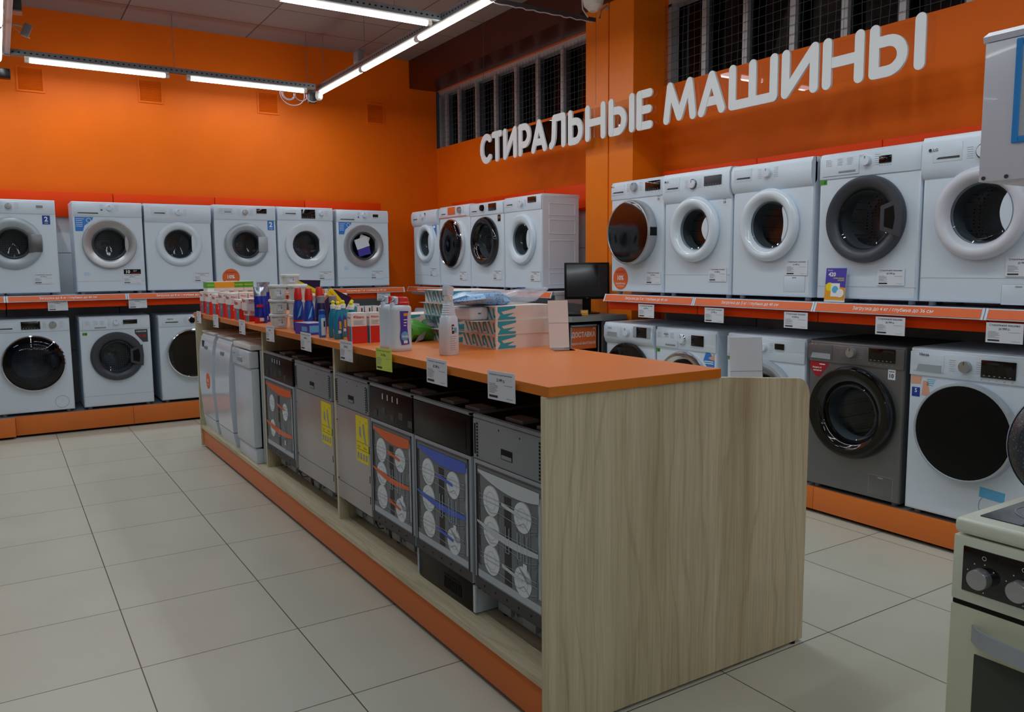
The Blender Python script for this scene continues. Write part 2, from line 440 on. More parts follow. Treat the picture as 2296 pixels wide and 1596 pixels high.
# air vents painted over on the back wall
vl = ['orange air vent high on the back wall, nearest the picture\'s left edge', 'orange air vent high on the back wall under the first ceiling tube\'s end',
      'orange air vent high on the back wall beside the coiled cable', 'orange air vent high on the back wall nearest the corner']
for i, (x0, x1) in enumerate(((0.283, 0.479), (1.311, 1.509), (2.476, 2.673), (3.715, 3.902))):
    t = thing('air_vent', vl[i], 'air vent', ((x0 + x1) / 2, YW, 3.13), 0, 'air vents in the back wall')
    w = (x1 - x0) / 2
    g = G().box(-w - 0.015, w + 0.015, -0.012, 0, -0.015, 0).box(-w - 0.015, w + 0.015, -0.012, 0, 0.2, 0.215).box(-w - 0.015, -w, -0.012, 0, 0, 0.2).box(w, w + 0.015, -0.012, 0, 0, 0.2)
    g.build('frame', 'wall', t, smooth=0)
    g = G()
    for k in range(16): g.prism([(-0.010, k * 0.0125 + 0.001), (-0.002, k * 0.0125 + 0.009), (-0.001, k * 0.0125 + 0.008), (-0.009, k * 0.0125)], 'x', -w, w)
    g.build('louvre', 'wall', t, smooth=0)

# ---------------------------------------------------------------- ceiling lamps on hanging channels
ZL = 3.3
def channel(length):
    g = G().box(0, length, -0.02, 0.02, 0.035, 0.038).box(0, length, -0.022, -0.02, 0.03, 0.078).box(0, length, 0.02, 0.022, 0.03, 0.078)
    g.box(0, length, -0.026, -0.02, 0.076, 0.079).box(0, length, 0.02, 0.026, 0.076, 0.079)
    h = G(); k = 0.03
    while k < length - 0.02:
        for s in (-1, 1): h.box(k, k + 0.016, s * 0.0232 - 0.0008, s * 0.0232 + 0.0008, 0.05, 0.060)
        k += 0.046
    return g, h
def rail(name, label, x, y, rz, length, rods, gap=0.0):
    t = thing('lighting_channel', label, 'ceiling channel', (x, y, ZL), rz, 'hanging perforated metal channels')
    g, h = channel(length); g.add(h.v, h.f, 1); g.build('channel', ['ceiling_metal', 'shadow'], t, smooth=0)
    for r in rods: G().tube([(r, 0, 0.07), (r, 0, ZC - ZL)], 0.003, 6).build('rod', 'ceiling_metal', t)
    return t
rail('a', 'perforated grey ceiling channel running along the back wall', 0.16, 8.42, 0, 2.78, (1.40, 2.7))
rail('b', 'perforated grey ceiling channel running away towards the corner, over the counter', 3.0, -3.0, PI / 2, 11.5, (4.2, 6.6, 8.4, 10.2, 11.3))
rail('c', 'perforated grey ceiling channel crossing the top edge of the picture', -2.7, 5.66, 0, 5.68, (2.0, 4.6, 5.3))
rail('d', 'perforated ceiling channel down the picture\'s left edge', 0.20, -3.0, PI / 2, 11.5, (3, 6, 9.5, 11.0))
rail('e', 'perforated ceiling channel overhead behind the viewer, crossing the shop', -2.7, 2.9, 0, 5.68, (1, 3, 5))
tube_protos = {}
def lamp(x, y, rz, L, kind, label, group):
    key = (round(L, 3), kind)
    if key not in tube_protos:
        t = thing('tube_lamp', label, 'tube lamp', (x, y, ZL), rz, group)
        G().rbox(0.0, L, -0.018, 0.018, 0.012, 0.034, 0.004).build('housing', 'white_matt', t)
        pr = [(-0.024, 0.012), (-0.026, 0.0), (-0.018, -0.016), (0.0, -0.022), (0.018, -0.016), (0.026, 0.0), (0.024, 0.012)]
        G().prism(pr, 'x', 0.035, L - 0.035).build('diffuser', 'tube_cool' if kind == 'cool' else 'tube_warm', t)
        for e in (0, 1):
            a, b = (0.0, 0.035) if e == 0 else (L - 0.035, L)
            G().prism([(p * 0.95, q * 0.95) for p, q in pr], 'x', a, b).build('end_cap', 'white_matt', t)
        ld = bpy.data.lights.new('lamp_light', 'AREA'); ld.shape = 'RECTANGLE'; ld.size = L - 0.08; ld.size_y = 0.05
        ld.energy = LAMP_WATT; ld.color = LAMP_COL if kind == 'cool' else LAMP_COL_WARM
        lo = bpy.data.objects.new('lamp_light', ld); C.objects.link(lo); lo.parent = t; lo.location = (L / 2, 0, -0.026)
        tube_protos[key] = t
        return t
    t = copy_tree(tube_protos[key]); t.location = (x, y, ZL); t.rotation_euler = (0, 0, rz); t['label'] = label; t['group'] = group
    return t
gx = 'tube lamps across the shop'; gy = 'tube lamps running towards the corner'
lamp(0.33, 8.42, 0, 1.18, 'cool', 'lit tube lamp along the back wall, the left one', gx)
lamp(1.67, 8.42, 0, 1.18, 'cool', 'lit tube lamp along the back wall, the one ending beside the coiled cable', gx)
lamp(1.72, 5.66, 0, 1.18, 'cool', 'lit tube lamp crossing the top edge of the picture', gx)
ll = ['lit tube lamp nearest the far corner, beside the dome camera', 'lit tube lamp in the middle of the diagonal row', 'lit tube lamp of the diagonal row cut by the top of the picture']
yb = 7.27
for i in range(8):
    lamp(3.0, yb - 1.185 * i, PI / 2, 1.18, 'warm', ll[i] if i < 3 else 'lit tube lamp overhead outside the picture, right-hand row', gy)
for i in (0, 1, 2, 4, 6):
    lamp(0.135, 7.35 - 1.185 * i, PI / 2, 1.18, 'warm', 'lit tube lamp sliver on the picture\'s left edge' if i == 0 else 'lit tube lamp of the left-hand row continuing towards the viewer', gy)
for x, y in ((0.45, 5.66), (0.45, 2.9), (1.72, 2.9), (-2.6, 5.66), (0.45, -0.9), (1.72, -0.9), (-1.3, -0.9), (-2.6, -0.9), (3.2, -2.9), (1.9, -2.9), (0.6, -2.9), (-0.7, -2.9)):  # unseen crossing lamps, added to raise light on surfaces facing the viewer
    lamp(x, y, 0, 1.18, 'cool', 'lit tube lamp added overhead outside the picture, crossing row', gx)
for x in (-1.2, -2.5, -3.8): lamp(x, 8.42, 0, 1.18, 'cool', 'lit tube lamp along the back wall outside the picture', gx)

# dome camera and the coiled cable at the channels' corner
t = thing('security_camera', 'small white dome camera hanging where two lamp channels meet', 'security camera', (2.95, 8.33, 3.24))
G().lathe([(0.0001, 0.05), (0.030, 0.05), (0.036, 0.03), (0.038, 0.0), (0.033, -0.022), (0.020, -0.036), (0.0001, -0.042)], ax='z').build('body', 'white_matt', t)
G().lathe([(0.0001, -0.050), (0.012, -0.046), (0.018, -0.030)], (0.0, 0.0, 0), 'y', 20).build('lens', 'black', t, loc=(0.0, 0.012, -0.012), rot=(math.radians(-25), 0, 0))
t = thing('cable_coil', 'white cable coiled loosely below the back wall channel', 'cable', (2.70, 8.36, 3.24))
for cx, r, rr, w in ((-0.02, 0.11, 0.004, 1.0), (-0.06, 0.055, 0.009, 1.0), (0.07, 0.055, 0.004, 1.0), (0.19, 0.055, 0.004, 1.0)):
    G().tube([(cx + r * 1.15 * math.cos(a * PI / 12), 0.0, r * w * math.sin(a * PI / 12)) for a in range(11, 26)], rr, 6).build('loop', 'cable', t)
tag(G().rbox(-0.04, 0.04, -0.03, 0.03, -0.07, 0.06, 0.006).build('junction_box', 'dark_grey', loc=(2.90, 8.40, 3.25)), 'small black junction box below the channel corner', 'junction box')
t = thing('driver_box', 'grey driver box sitting on top of the diagonal lamp channel', 'driver box', (3.0, 7.35, ZL + 0.08))
G().rbox(-0.03, 0.03, -0.06, 0.06, 0, 0.10, 0.006).build('case', 'grey', t); G().rbox(-0.035, 0.035, -0.065, 0.065, 0.1, 0.108, 0.003).build('lid', 'ceiling_metal', t)
# spotlight bits at the left channel
t = thing('spot_projector', 'small white spotlight on a bent arm beside the left channel', 'spotlight', (0.27, 7.9, 3.44))
G().rbox(-0.03, 0.03, -0.015, 0.015, -0.06, 0.05, 0.01).build('head', 'grey', t, rot=(0, math.radians(22), 0), loc=(0.07, 0, -0.01))
G().tube([(-0.08, 0, 0.03), (-0.02, 0, 0.02), (0.04, 0, 0.015)], 0.008).build('arm', 'satin', t)
G().tube([(-0.06, 0, 0.02), (0.03, 0, -0.045), (0.09, 0, -0.075)], 0.003).build('wire', 'cable', t)
t = thing('ballast_box', 'grey ballast box fixed on the left channel', 'ballast box', (0.24, 7.25, 3.42))
G().rbox(-0.03, 0.05, -0.05, 0.05, -0.03, 0.07, 0.008).build('case', 'dark_grey', t); G().box(-0.07, 0.05, -0.06, 0.06, -0.04, -0.03).build('bracket', 'ceiling_metal', t)
tag(G().rbox(-0.05, 0.05, -0.05, 0.05, -0.04, 0.04, 0.008).build('speaker_box', 'black', loc=(0.17, 8.75 - 0.15, 3.20)), 'black box under the left channel near the back wall', 'box')
# side arm and white device near the column
t = thing('side_arm', 'dark perforated arm reaching from the lamp row towards the orange column', 'ceiling arm', (3.05, 5.0, ZL))
G().box(0, 0.9, -0.015, 0.015, 0.02, 0.024).box(0, 0.9, -0.017, -0.015, 0.0, 0.03).build('channel', 'steel_dark', t, smooth=0)
G().tube([(x * 0.03, -0.016 + 0.004 * math.sin(x * 2.2), -0.006 + 0.004 * math.cos(x * 1.7)) for x in range(30)], 0.004, 5).build('twisted_cable', 'cable', t)
t = thing('hanging_projector', 'white rounded device hanging at the end of the dark ceiling arm', 'projector', (3.9, 4.95, ZL + 0.06))
G().lathe([(0.0001, 0), (0.03, 0.0), (0.07, 0.04), (0.09, 0.13), (0.08, 0.25), (0.0001, 0.28)], ax='z').build('body', 'white_matt', t)
G().tube([(0.02, -0.05, -0.06), (0.03, -0.06, 0.0), (0.08, -0.06, 0.04), (0.12, -0.03, 0.02)], 0.008).build('hook', 'grey', t)
G().tube([(-0.10, 0, 0.5), (-0.11, 0, 0.1), (-0.10, 0, 0.0), (-0.05, 0, -0.05)], 0.005).build('cable', 'cable', t)

# ---------------------------------------------------------------- hanging letters
sg = thing('hanging_sign', 'big pale letters hanging on a clear sheet above the right hand shelves', 'sign', (4.15, 7.09, 2.475))
LH = 0.29; SR = 0.030; _q = [0]
def cap(g, x0, z0, x1, z1, r=SR):
    L = math.hypot(x1 - x0, z1 - z0); a = math.atan2(z1 - z0, x1 - x0); n = 10; p = []
    for k in range(n + 1):
        t_ = a + PI / 2 + PI * k / n; p.append((x0 + r * math.cos(t_), z0 + r * math.sin(t_)))
    for k in range(n + 1):
        t_ = a - PI / 2 + PI * k / n; p.append((x1 + r * math.cos(t_), z1 + r * math.sin(t_)))
    _q[0] += 1; e = 0.0003 * (_q[0] % 9)
    g.prism(p, 'y', -e, 0.012 + e)
def arc(g, cx, cz, rx, rz, a0, a1, n=14, r=SR):
    P = [(cx + rx * math.cos(math.radians(a0 + (a1 - a0) * k / n)), cz + rz * math.sin(math.radians(a0 + (a1 - a0) * k / n))) for k in range(n + 1)]
    for p, q in zip(P, P[1:]): cap(g, *p, *q, r)
def glyph(ch, w):
    g = G(); r = SR; b, t_, l, R_ = r, LH - r, r, w - r; mid = LH * 0.5
    if ch == 'С': arc(g, w * 0.56, LH / 2, w * 0.56 - r, LH / 2 - r, 48, 312)
    if ch == 'Т': cap(g, l, t_, R_, t_); cap(g, w / 2, b, w / 2, t_)
    if ch == 'И': cap(g, l, b, l, t_); cap(g, R_, b, R_, t_); cap(g, l, b, R_, t_)
    if ch == 'Р':
        cap(g, l, b, l, t_); zr = LH * 0.62; cap(g, l, t_, w * 0.5, t_); cap(g, l, 2 * zr - t_, w * 0.5, 2 * zr - t_); arc(g, w * 0.5, zr, w * 0.5 - r, t_ - zr, -90, 90)
    if ch == 'А': cap(g, l, b, w / 2, t_); cap(g, R_, b, w / 2, t_); cap(g, w * 0.27, LH * 0.32, w * 0.73, LH * 0.32)
    if ch == 'Л':
        cap(g, R_, b, R_, t_); cap(g, w * 0.36, t_, R_, t_); cap(g, w * 0.36, t_, w * 0.33, LH * 0.4); arc(g, l, LH * 0.42, w * 0.33 - l, LH * 0.42 - b, 0, -75, 8)
    if ch in 'ЬЫ':
        ww = w if ch == 'Ь' else w * 0.70
        cap(g, l, b, l, t_); zr = LH * 0.38; cap(g, l, b, ww * 0.5, b); cap(g, l, 2 * zr - b, ww * 0.5, 2 * zr - b); arc(g, ww * 0.5, zr, ww * 0.5 - r, zr - b, -90, 90)
        if ch == 'Ы': cap(g, R_, b, R_, t_)
    if ch == 'Н': cap(g, l, b, l, t_); cap(g, R_, b, R_, t_); cap(g, l, mid, R_, mid)
    if ch == 'Е': cap(g, l, b, l, t_); cap(g, l, b, R_, b); cap(g, l, mid, R_ - 0.01, mid); cap(g, l, t_, R_, t_)
    if ch == 'М': cap(g, l, b, w * 0.2, t_); cap(g, R_, b, w * 0.8, t_); cap(g, w * 0.2, t_, w / 2, b + 0.01); cap(g, w * 0.8, t_, w / 2, b + 0.01)
    if ch == 'Ш': cap(g, l, b, l, t_); cap(g, w / 2, b, w / 2, t_); cap(g, R_, b, R_, t_); cap(g, l, b, R_, b)
    return g
for ch, y1, y0 in (('С', 7.079, 6.86), ('Т', 6.853, 6.665), ('И', 6.643, 6.41), ('Р', 6.38, 6.175), ('А', 6.166, 5.925), ('Л', 5.90, 5.645), ('Ь', 5.608, 5.405), ('Н', 5.371, 5.11),
                   ('Ы', 5.071, 4.765), ('Е', 4.741, 4.567), ('М', 4.449, 4.125), ('А', 4.104, 3.86), ('Ш', 3.831, 3.435), ('И', 3.405, 3.14), ('Н', 3.112, 2.845), ('Ы', 2.813, 2.491)):
    o = glyph(ch, y1 - y0).build('letter', 'letter_white', sg, smooth=0)
    o.rotation_euler = (0, 0, -PI / 2); o.location = (0, y1 - 7.09, 0)
for a, b in ((0.0, 2.56), (2.60, 4.64)):
    G().box(0.022, 0.026, -b, -a, 0.03, LH - 0.03).build('clear_sheet', 'acrylic', sg, smooth=0)
for y in (7.0, 5.24, 4.22, 3.14): G().tube([(0.005, y - 7.09, LH - 0.01), (0.005, y - 7.09, 1.4)], 0.0015, 5).build('wire', 'wire', sg)

# ---------------------------------------------------------------- shelving bays
def bay(wall, u0, u1, where, txt=None, upper=True, plinth=(0.0, 0.19), yp=0.0, depth=0.62, shelf=True, apron=True, header=True, low=True):
    w = u1 - u0
    (loc, rz) = place(u0, wall, 0, 8.22, 3.99)
    t = thing('shelving_bay', where, 'shelving', loc, rz, 'shop shelving bays')
    D = depth - 0.02
    if plinth:
        G().rbox(0.001, w - 0.001, yp, yp + 0.02, 0.022, plinth[1], 0.002).build('plinth_board', 'orange_plinth', t)
        G().box(0.0, w, yp + 0.02, D - 0.03, plinth[1] - 0.02, plinth[1] - 0.002).build('plinth_top', 'grey', t, smooth=0)
        G().box(0.02, w - 0.02, yp + 0.05, D - 0.05, 0.0, plinth[1] - 0.02).build('plinth_core', 'shadow', t, smooth=0)
    g = G()
    if low: g.box(0.004, w - 0.004, D - 0.02, D - 0.005, plinth[1] if plinth else 0, 0.70).box(0.004, w - 0.004, D - 0.02, D - 0.005, 0.705, 1.18)
    if low: g.build('lower_back_panel', 'grey', t, smooth=0)
    if upper:
        G().box(0.004, w - 0.004, D - 0.02, D - 0.005, 1.18, 1.63).box(0.004, w - 0.004, D - 0.02, D - 0.005, 1.635, 2.0).build('upper_back_panel', 'panel_white', t, smooth=0)
    if header: G().rbox(0.003, w - 0.003, D - 0.06, D - 0.005, 1.97, 2.205, 0.004).build('header_panel', 'orange_red', t)
    G().box(0.0, 0.02, D - 0.005, D + 0.012, 0.02, 2.2).box(0.0, 0.016, D - 0.03, D - 0.005, 1.18, 2.0).build('upright', 'dark_grey', t, smooth=0)
    if shelf:
        G().box(0.002, w - 0.002, -0.02, D - 0.03, 1.222, 1.248).build('shelf_board', 'white', t, smooth=0)
        fr = G().prism([(-0.058, 1.198), (-0.054, 1.196), (-0.036, 1.250), (-0.020, 1.250), (-0.020, 1.246), (-0.034, 1.244)], 'x', 0.002, w - 0.002)
        for a, b in ((0.002, 0.014), (w - 0.014, w - 0.002)): fr.prism([(-0.061, 1.196), (-0.039, 1.252), (-0.030, 1.250), (-0.05, 1.196)], 'x', a, b)
        pr = fr.build('price_rail', 'white', t, smooth=0)
        G().prism([(-0.0585, 1.203), (-0.0575, 1.2025), (-0.0400, 1.2455), (-0.0410, 1.2460)], 'x', 0.016, w - 0.016).build('orange_strip', 'orange_rail', pr, smooth=0)
        if txt:
            tx = G(); T = Matrix.Translation((0, -0.0508, 1.2245)) @ Matrix.Rotation(math.radians(-22), 4, 'X')
            tx.text(txt, w / 2, 0, h=0.026, y=0, bold=0.012, T=T); tx.build('rail_lettering', 'print_white', pr, smooth=0)
        if apron: G().rbox(0.004, w - 0.004, -0.012, 0.004, 1.135, 1.215, 0.002).build('apron', 'orange_red', t)
        for x in (0.006, w - 0.012):
            G().prism([(-0.01, 1.222), (D - 0.03, 1.222), (D - 0.03, 1.10), (0.0, 1.17)], 'x', x, x + 0.006).build('bracket', 'white', t, smooth=0)
    return t
LB = 'Загрузка до 8 кг / глубина до 60 см'
bay('B', -0.90, 0.05, 'shelving bay on the back wall, cut by the picture\'s left edge', 'Загрузка до 8 кг / глубина до 60 см', yp=-0.05)
bay('B', 0.05, 1.0, 'back wall shelving bay carrying the second and third washing machines', LB, yp=0.0)
bay('B', 1.0, 1.95, 'back wall shelving bay behind the boxes at the counter\'s far end', LB)
bay('B', 1.95, 2.90, 'back wall shelving bay behind the plastic tubs', 'Загрузка до 7 кг / глубина до 45 см')
bay('B', 2.90, 3.80, 'back wall shelving bay nearest the corner, its rail visible over the cyan boxes', 'Загрузка до 7 кг / глубина до 45 см')
R5 = 'Загрузка до 5 кг / глубина до 40 см'
bay('R', -8.40, -7.45, 'window side shelving bay nearest the corner', 'Загрузка до 5 кг / глубина до 45 см', plinth=(0, 0.15), apron=False)
bay('R', -7.45, -6.50, 'window side shelving bay under the machine with the chrome rimmed door', 'Загрузка до 5 кг / глубина до 45 см', plinth=(0, 0.15), apron=False)
bay('R', -6.50, -5.56, 'window side shelving bay ending at the orange column', 'Загрузка до 5 кг / глубина до 45 см', plinth=(0, 0.15), apron=False)
bay('R', -4.86, -3.91, 'right hand shelving bay beside the orange column, first with the 40 cm rail', R5, plinth=(0, 0.155))
bay('R', -3.91, -2.96, 'right hand shelving bay in the middle, second with the 40 cm rail', R5, plinth=(0, 0.155))
bay('R', -2.96, -2.01, 'right hand shelving bay with the 36 cm rail', 'Загрузка до 4 кг / глубина до 36 см', plinth=(0, 0.155))
bay('R', -2.01, -1.06, 'right hand shelving bay behind the white hood and cream cooker', 'Загрузка до 4 кг / глубина до 36 см', plinth=(0, 0.155))
bay('R', -1.06, -0.11, 'right hand shelving bay nearest the viewer, outside the picture', None, plinth=(0, 0.155))

# ---------------------------------------------------------------- price tags
_tagmesh = {}
def tag_parts(t, wd, ht, price, colour, lines=7):
    k = (round(wd, 3), round(ht, 3), price, colour, lines)
    if k not in _tagmesh:
        G().box(-wd / 2, wd / 2, -0.0025, 0, -ht / 2, ht / 2).build('card', colour, t, smooth=0)
        g = G(); y = -0.0032
        g.text('Стиральная машина' if lines == 7 else 'Встраиваемая посудомоечная машина', 0, ht * 0.38, w=wd * 0.82, y=y)
        g.text(price, 0.0, ht * 0.19, h=ht * 0.13, y=y, bold=0.01)
        g.box(-wd * 0.44, -wd * 0.12, y, y + 0.0005, -ht * 0.42, -ht * 0.34)
        g.build('lettering', 'ink', t, smooth=0)
        s = G(); rnd = random.Random(len(price) * 7 + lines)
        for i in range(6): s.box(-wd * 0.44, -wd * (0.10 + 0.14 * rnd.random()), y, y + 0.0005, ht * (0.06 - 0.06 * i) - 0.0012, ht * (0.06 - 0.06 * i) + 0.0008)
        s.box(wd * 0.12, wd * 0.42, y, y + 0.0005, ht * 0.04, ht * 0.055); s.box(wd * 0.2, wd * 0.42, y, y + 0.0005, -ht * 0.4, -ht * 0.385)
        s.build('fine_lettering', 'ink_soft', t, smooth=0)
        _tagmesh[k] = [o.data for o in t.children]
        _tagmesh[(k, 'n')] = [o.name.split('.')[0] for o in t.children]
        # a thin dark edge behind the card
        return
    for me, nm in zip(_tagmesh[k], _tagmesh[(k, 'n')]):
        o = bpy.data.objects.new(nm, me); C.objects.link(o); o.parent = t
def price_tag(loc, rz, label, price='15 999 р.', wd=0.155, ht=0.09, colour='paper', tilt=0.0, group='price tags', lines=7, spin=0.0):
    t = thing('price_tag', label, 'price tag', loc, group=group, rot=(tilt, spin, rz))
    tag_parts(t, wd, ht, price, colour, lines); return t

# ---------------------------------------------------------------- washing machines
def wm(wall, u0, u1, zb, ht, label, d, group, front=None):
    w = u1 - u0 - 0.006; um = (u0 + u1) / 2
    loc, rz = place(um, wall, zb, front or 8.25, front or 4.0)
    t = thing('washing_machine', label, 'washing machine', loc, rz, group)
    dep = d.get('dep', 0.40); bm_ = d.get('body', 'white'); f = 0.022; H = ht
    door = d['door']; R = door['R']; r = door.get('r', R * 0.68); cz = door.get('z', 0.44); cx = door.get('x', 0.0); solid = door.get('solid', False)
    hw = w / 2
    # cabinet with a rounded rim; the front plate has the door hole
    rh = None if solid else r + 0.004
    g = G(); steps = ((0.013, 0.0), (0.004, 0.004), (0.0, 0.014))
    rect = lambda i, y: [(-hw + i, y, f + i), (hw - i, y, f + i), (hw - i, y, H - i), (-hw + i, y, H - i)]
    if rh:
        x0, x1, z0, z1 = -hw + 0.013, hw - 0.013, f + 0.013, H - 0.013
        an = sorted(set([2 * PI * k / 40 for k in range(40)] + [math.atan2(zz - cz, xx - cx) % (2 * PI) for xx in (x0, x1) for zz in (z0, z1)]))
        inn, outr = [], []
        for a in an:
            ca, sa = math.cos(a), math.sin(a)
            tt = min(((x1 if ca > 0 else x0) - cx) / ca if abs(ca) > 1e-9 else 9e9, ((z1 if sa > 0 else z0) - cz) / sa if abs(sa) > 1e-9 else 9e9)
            outr.append((cx + tt * ca, 0, cz + tt * sa)); inn.append((cx + rh * ca, 0, cz + rh * sa))
        n = len(an); g.add(inn + outr, [(i, (i + 1) % n, n + (i + 1) % n, n + i) for i in range(n)])
    else: g.add(rect(0.013, 0), [(0, 1, 2, 3)])
    rings = [rect(i, y) for i, y in steps] + [rect(0, dep)]
    for a, b in zip(rings, rings[1:]): g.add(a + b, [(i, (i + 1) % 4, 4 + (i + 1) % 4, 4 + i) for i in range(4)])
    g.add(rect(0, dep), [(0, 1, 2, 3)])
    body = g.build('body', bm_, t, fix=False, smooth=50)
    body.data.polygons.foreach_set('use_smooth', [True] * len(body.data.polygons))
    if d.get('dark_top'):
        G().box(-hw + 0.002, hw - 0.002, 0.012, dep, H, H + 0.004).build('top_plate', d['dark_top'], t, smooth=0)
    else:
        G().rbox(-hw - 0.001, hw + 0.001, 0.02, dep + 0.01, H - 0.028, H + 0.003, 0.003).build('top_plate', bm_, t)
    for sx in (-1, 1):
        for y in (0.05, dep - 0.05):
            G().cyl((sx * (hw - 0.05), y, 0.0), 0.018, 0.022, 'z', 12).build('foot', 'grey', t)
    # control panel
    pz = d.get('pz', 0.69); pt = H - 0.016
    if d.get('bulge'):
        g = G().prism([(0.0, pz - 0.035), (-0.012, pz - 0.02), (-0.026, pz + 0.02), (-0.024, H - 0.03), (-0.008, H + 0.001), (0.03, H + 0.002), (0.03, pz)], 'x', -hw, hw); py = -0.0255
    else:
        g = G().rbox(-hw + 0.002, hw - 0.002, -0.006, 0.012, pz, pt, 0.004); py = -0.0065
    g.build('control_panel', d.get('panel', bm_), t)
    mk_ = G(); rnd = random.Random(int(abs(um) * 100))
    if 'slot' in d:
        x, z, sw = d['slot'][:3]; sh = d['slot'][3] if len(d['slot']) > 3 else 0.008
        dr = G().rbox(x - sw / 2 - 0.02, x + sw / 2 + 0.012, py - 0.002, py + 0.004, z - 0.02, min(z + 0.07, pt - 0.006), 0.002).build('detergent_drawer', d.get('panel', bm_), t)
        G().prism([(x - sw / 2, z - sh / 2), (x + sw / 2, z - sh / 2 - 0.002), (x + sw / 2, z + sh / 2), (x - sw / 2 + 0.01, z + sh / 2)], 'y', py - 0.0035, py - 0.001).build('grip', 'dark_grey' if sh < 0.02 else 'satin', dr, smooth=0)
    if 'drawer' in d:
        x, z, sw, sh = d['drawer']
        dr = G().rbox(x - sw / 2, x + sw / 2, py - 0.004, py + 0.002, z - sh / 2, z + sh / 2, 0.003).build('detergent_drawer', d.get('panel', bm_), t)
        G().rbox(x - 0.01, x + sw / 2 - 0.02, py - 0.0055, py - 0.002, z - sh / 2 + 0.012, z - sh / 2 + 0.024, 0.003).build('grip', 'grey', dr)
        for cxx in (-0.4, -0.08, 0.18):
            for i in range(5): mk_.box(x + sw * cxx, x + sw * cxx + 0.03 + 0.01 * rnd.random(), py - 0.0052, py - 0.0045, z + sh * 0.38 - i * 0.008, z + sh * 0.38 - i * 0.008 + 0.0015)
    kx, kz, kr = d['knob'][:3]; km = d['knob'][3] if len(d['knob']) > 3 else 'white'
    k = G()
    if len(d['knob']) > 4: k.lathe([(kr * 1.18, 0.0), (kr * 1.2, -0.008), (kr * 1.0, -0.012), (kr * 0.95, 0)], seg=32, m=1)
    k.lathe([(kr, 0), (kr * 0.98, -0.016), (kr * 0.9, -0.022), (0.0001, -0.023)], seg=32)
    k.box(-0.0012, 0.0012, -0.0245, -0.022, kr * 0.35, kr * 0.85, 2)
    ko = k.build('program_knob', [km, d['knob'][4] if len(d['knob']) > 4 else km, 'ink'], t, loc=(kx, py, kz))
    for sd in (-1, 1):
        for i in range(6):
            x = kx + sd * (kr * 1.5 + 0.006); mk_.box(min(x, x + sd * 0.03), max(x, x + sd * 0.03), py - 0.0012, py - 0.0006, kz + 0.026 - i * 0.0105, kz + 0.0272 - i * 0.0105)
    if 'disp' in d:
        x, z, dw, dh = d['disp'][:4]
        if 'dframe' in d: G().rbox(x - dw * 0.85, x + dw * 0.85, py - 0.003, py, z - dh * 0.56, z + dh * 0.56, 0.002).build('display_frame', d['dframe'], t)
        do = G().rbox(x - dw / 2, x + dw / 2, py - 0.005, py, z - dh / 2, z + dh / 2, 0.0015).build('display', 'black_gloss' if len(d['disp']) < 5 else d['disp'][4], t)
        if dw > 0.12:
            q = G()
            for i in range(6): q.box(x - dw * 0.42 + i * dw * 0.15, x - dw * 0.42 + i * dw * 0.15 + 0.008, py - 0.0058, py - 0.0052, z - dh * 0.40, z - dh * 0.36)
            q.build('key_marks', 'ink_soft', do, smooth=0)
        for i in range(5): mk_.box(x - dw / 2 + i * dw / 4.5, x - dw / 2 + i * dw / 4.5 + 0.006, py - 0.0012, py - 0.0006, z - dh / 2 - 0.014, z - dh / 2 - 0.011)
    mk_.build('panel_marks', 'ink_soft', t, smooth=0)
    if 'brand' in d:
        s, bx, bz, bh, bc = d['brand']
        G().text(s, bx, bz, h=bh, y=py - 0.0052 if 'slot' in d or 'drawer' in d else py - 0.001, bold=0.015, align='l').build('brand_lettering', bc, t, smooth=0)
    if d.get('dots'):
        G().disc((d['dots'][0], py - 0.001, d['dots'][1]), 0.008, seg=12).build('start_button', 'deep_blue', t, smooth=0)
    if d.get('line2'):
        G().box(-hw + 0.001, hw - 0.001, -0.0006, 0.001, d['line2'] - 0.001, d['line2'] + 0.001).build('kick_seam', 'ink_soft', t, smooth=0)
    if d.get('stripe'):
        G().box(-hw + 0.01, hw - 0.06, -0.008, 0.0, pz + 0.004, pz + 0.012).build('copper_stripe', 'orange_card', t, smooth=0)
    if 'filt' in d:
        x, z, fr = d['filt']; G().lathe([(fr, 0.0005), (fr, -0.001), (fr - 0.0025, -0.001), (fr - 0.0025, 0.0005)], (x, 0, z), seg=36).build('filter_cover', 'grey', t)
    if 'flap' in d:
        x, z, fw, fh = d['flap']
        G().rbox(x - fw / 2, x + fw / 2, -0.0015, 0.002, z - fh / 2, z + fh / 2, 0.001).build('filter_flap', bm_, t)
        G().box(x - fw / 2, x + fw / 2, -0.0008, 0.001, z + fh / 2, z + fh / 2 + 0.0015).box(x - fw / 2 - 0.0015, x - fw / 2, -0.0008, 0.001, z - fh / 2, z + fh / 2).box(x + fw / 2, x + fw / 2 + 0.0015, -0.0008, 0.001, z - fh / 2, z + fh / 2).box(x - 0.015, x + 0.015, -0.002, 0.0, z + fh / 2 - 0.014, z + fh / 2 - 0.007).build('flap_gap', 'ink_soft', t, smooth=0)
    # door
    rm = door.get('mat', 'white'); p = door.get('p', 0.035); st = door.get('style', 'ring'); seg = 56
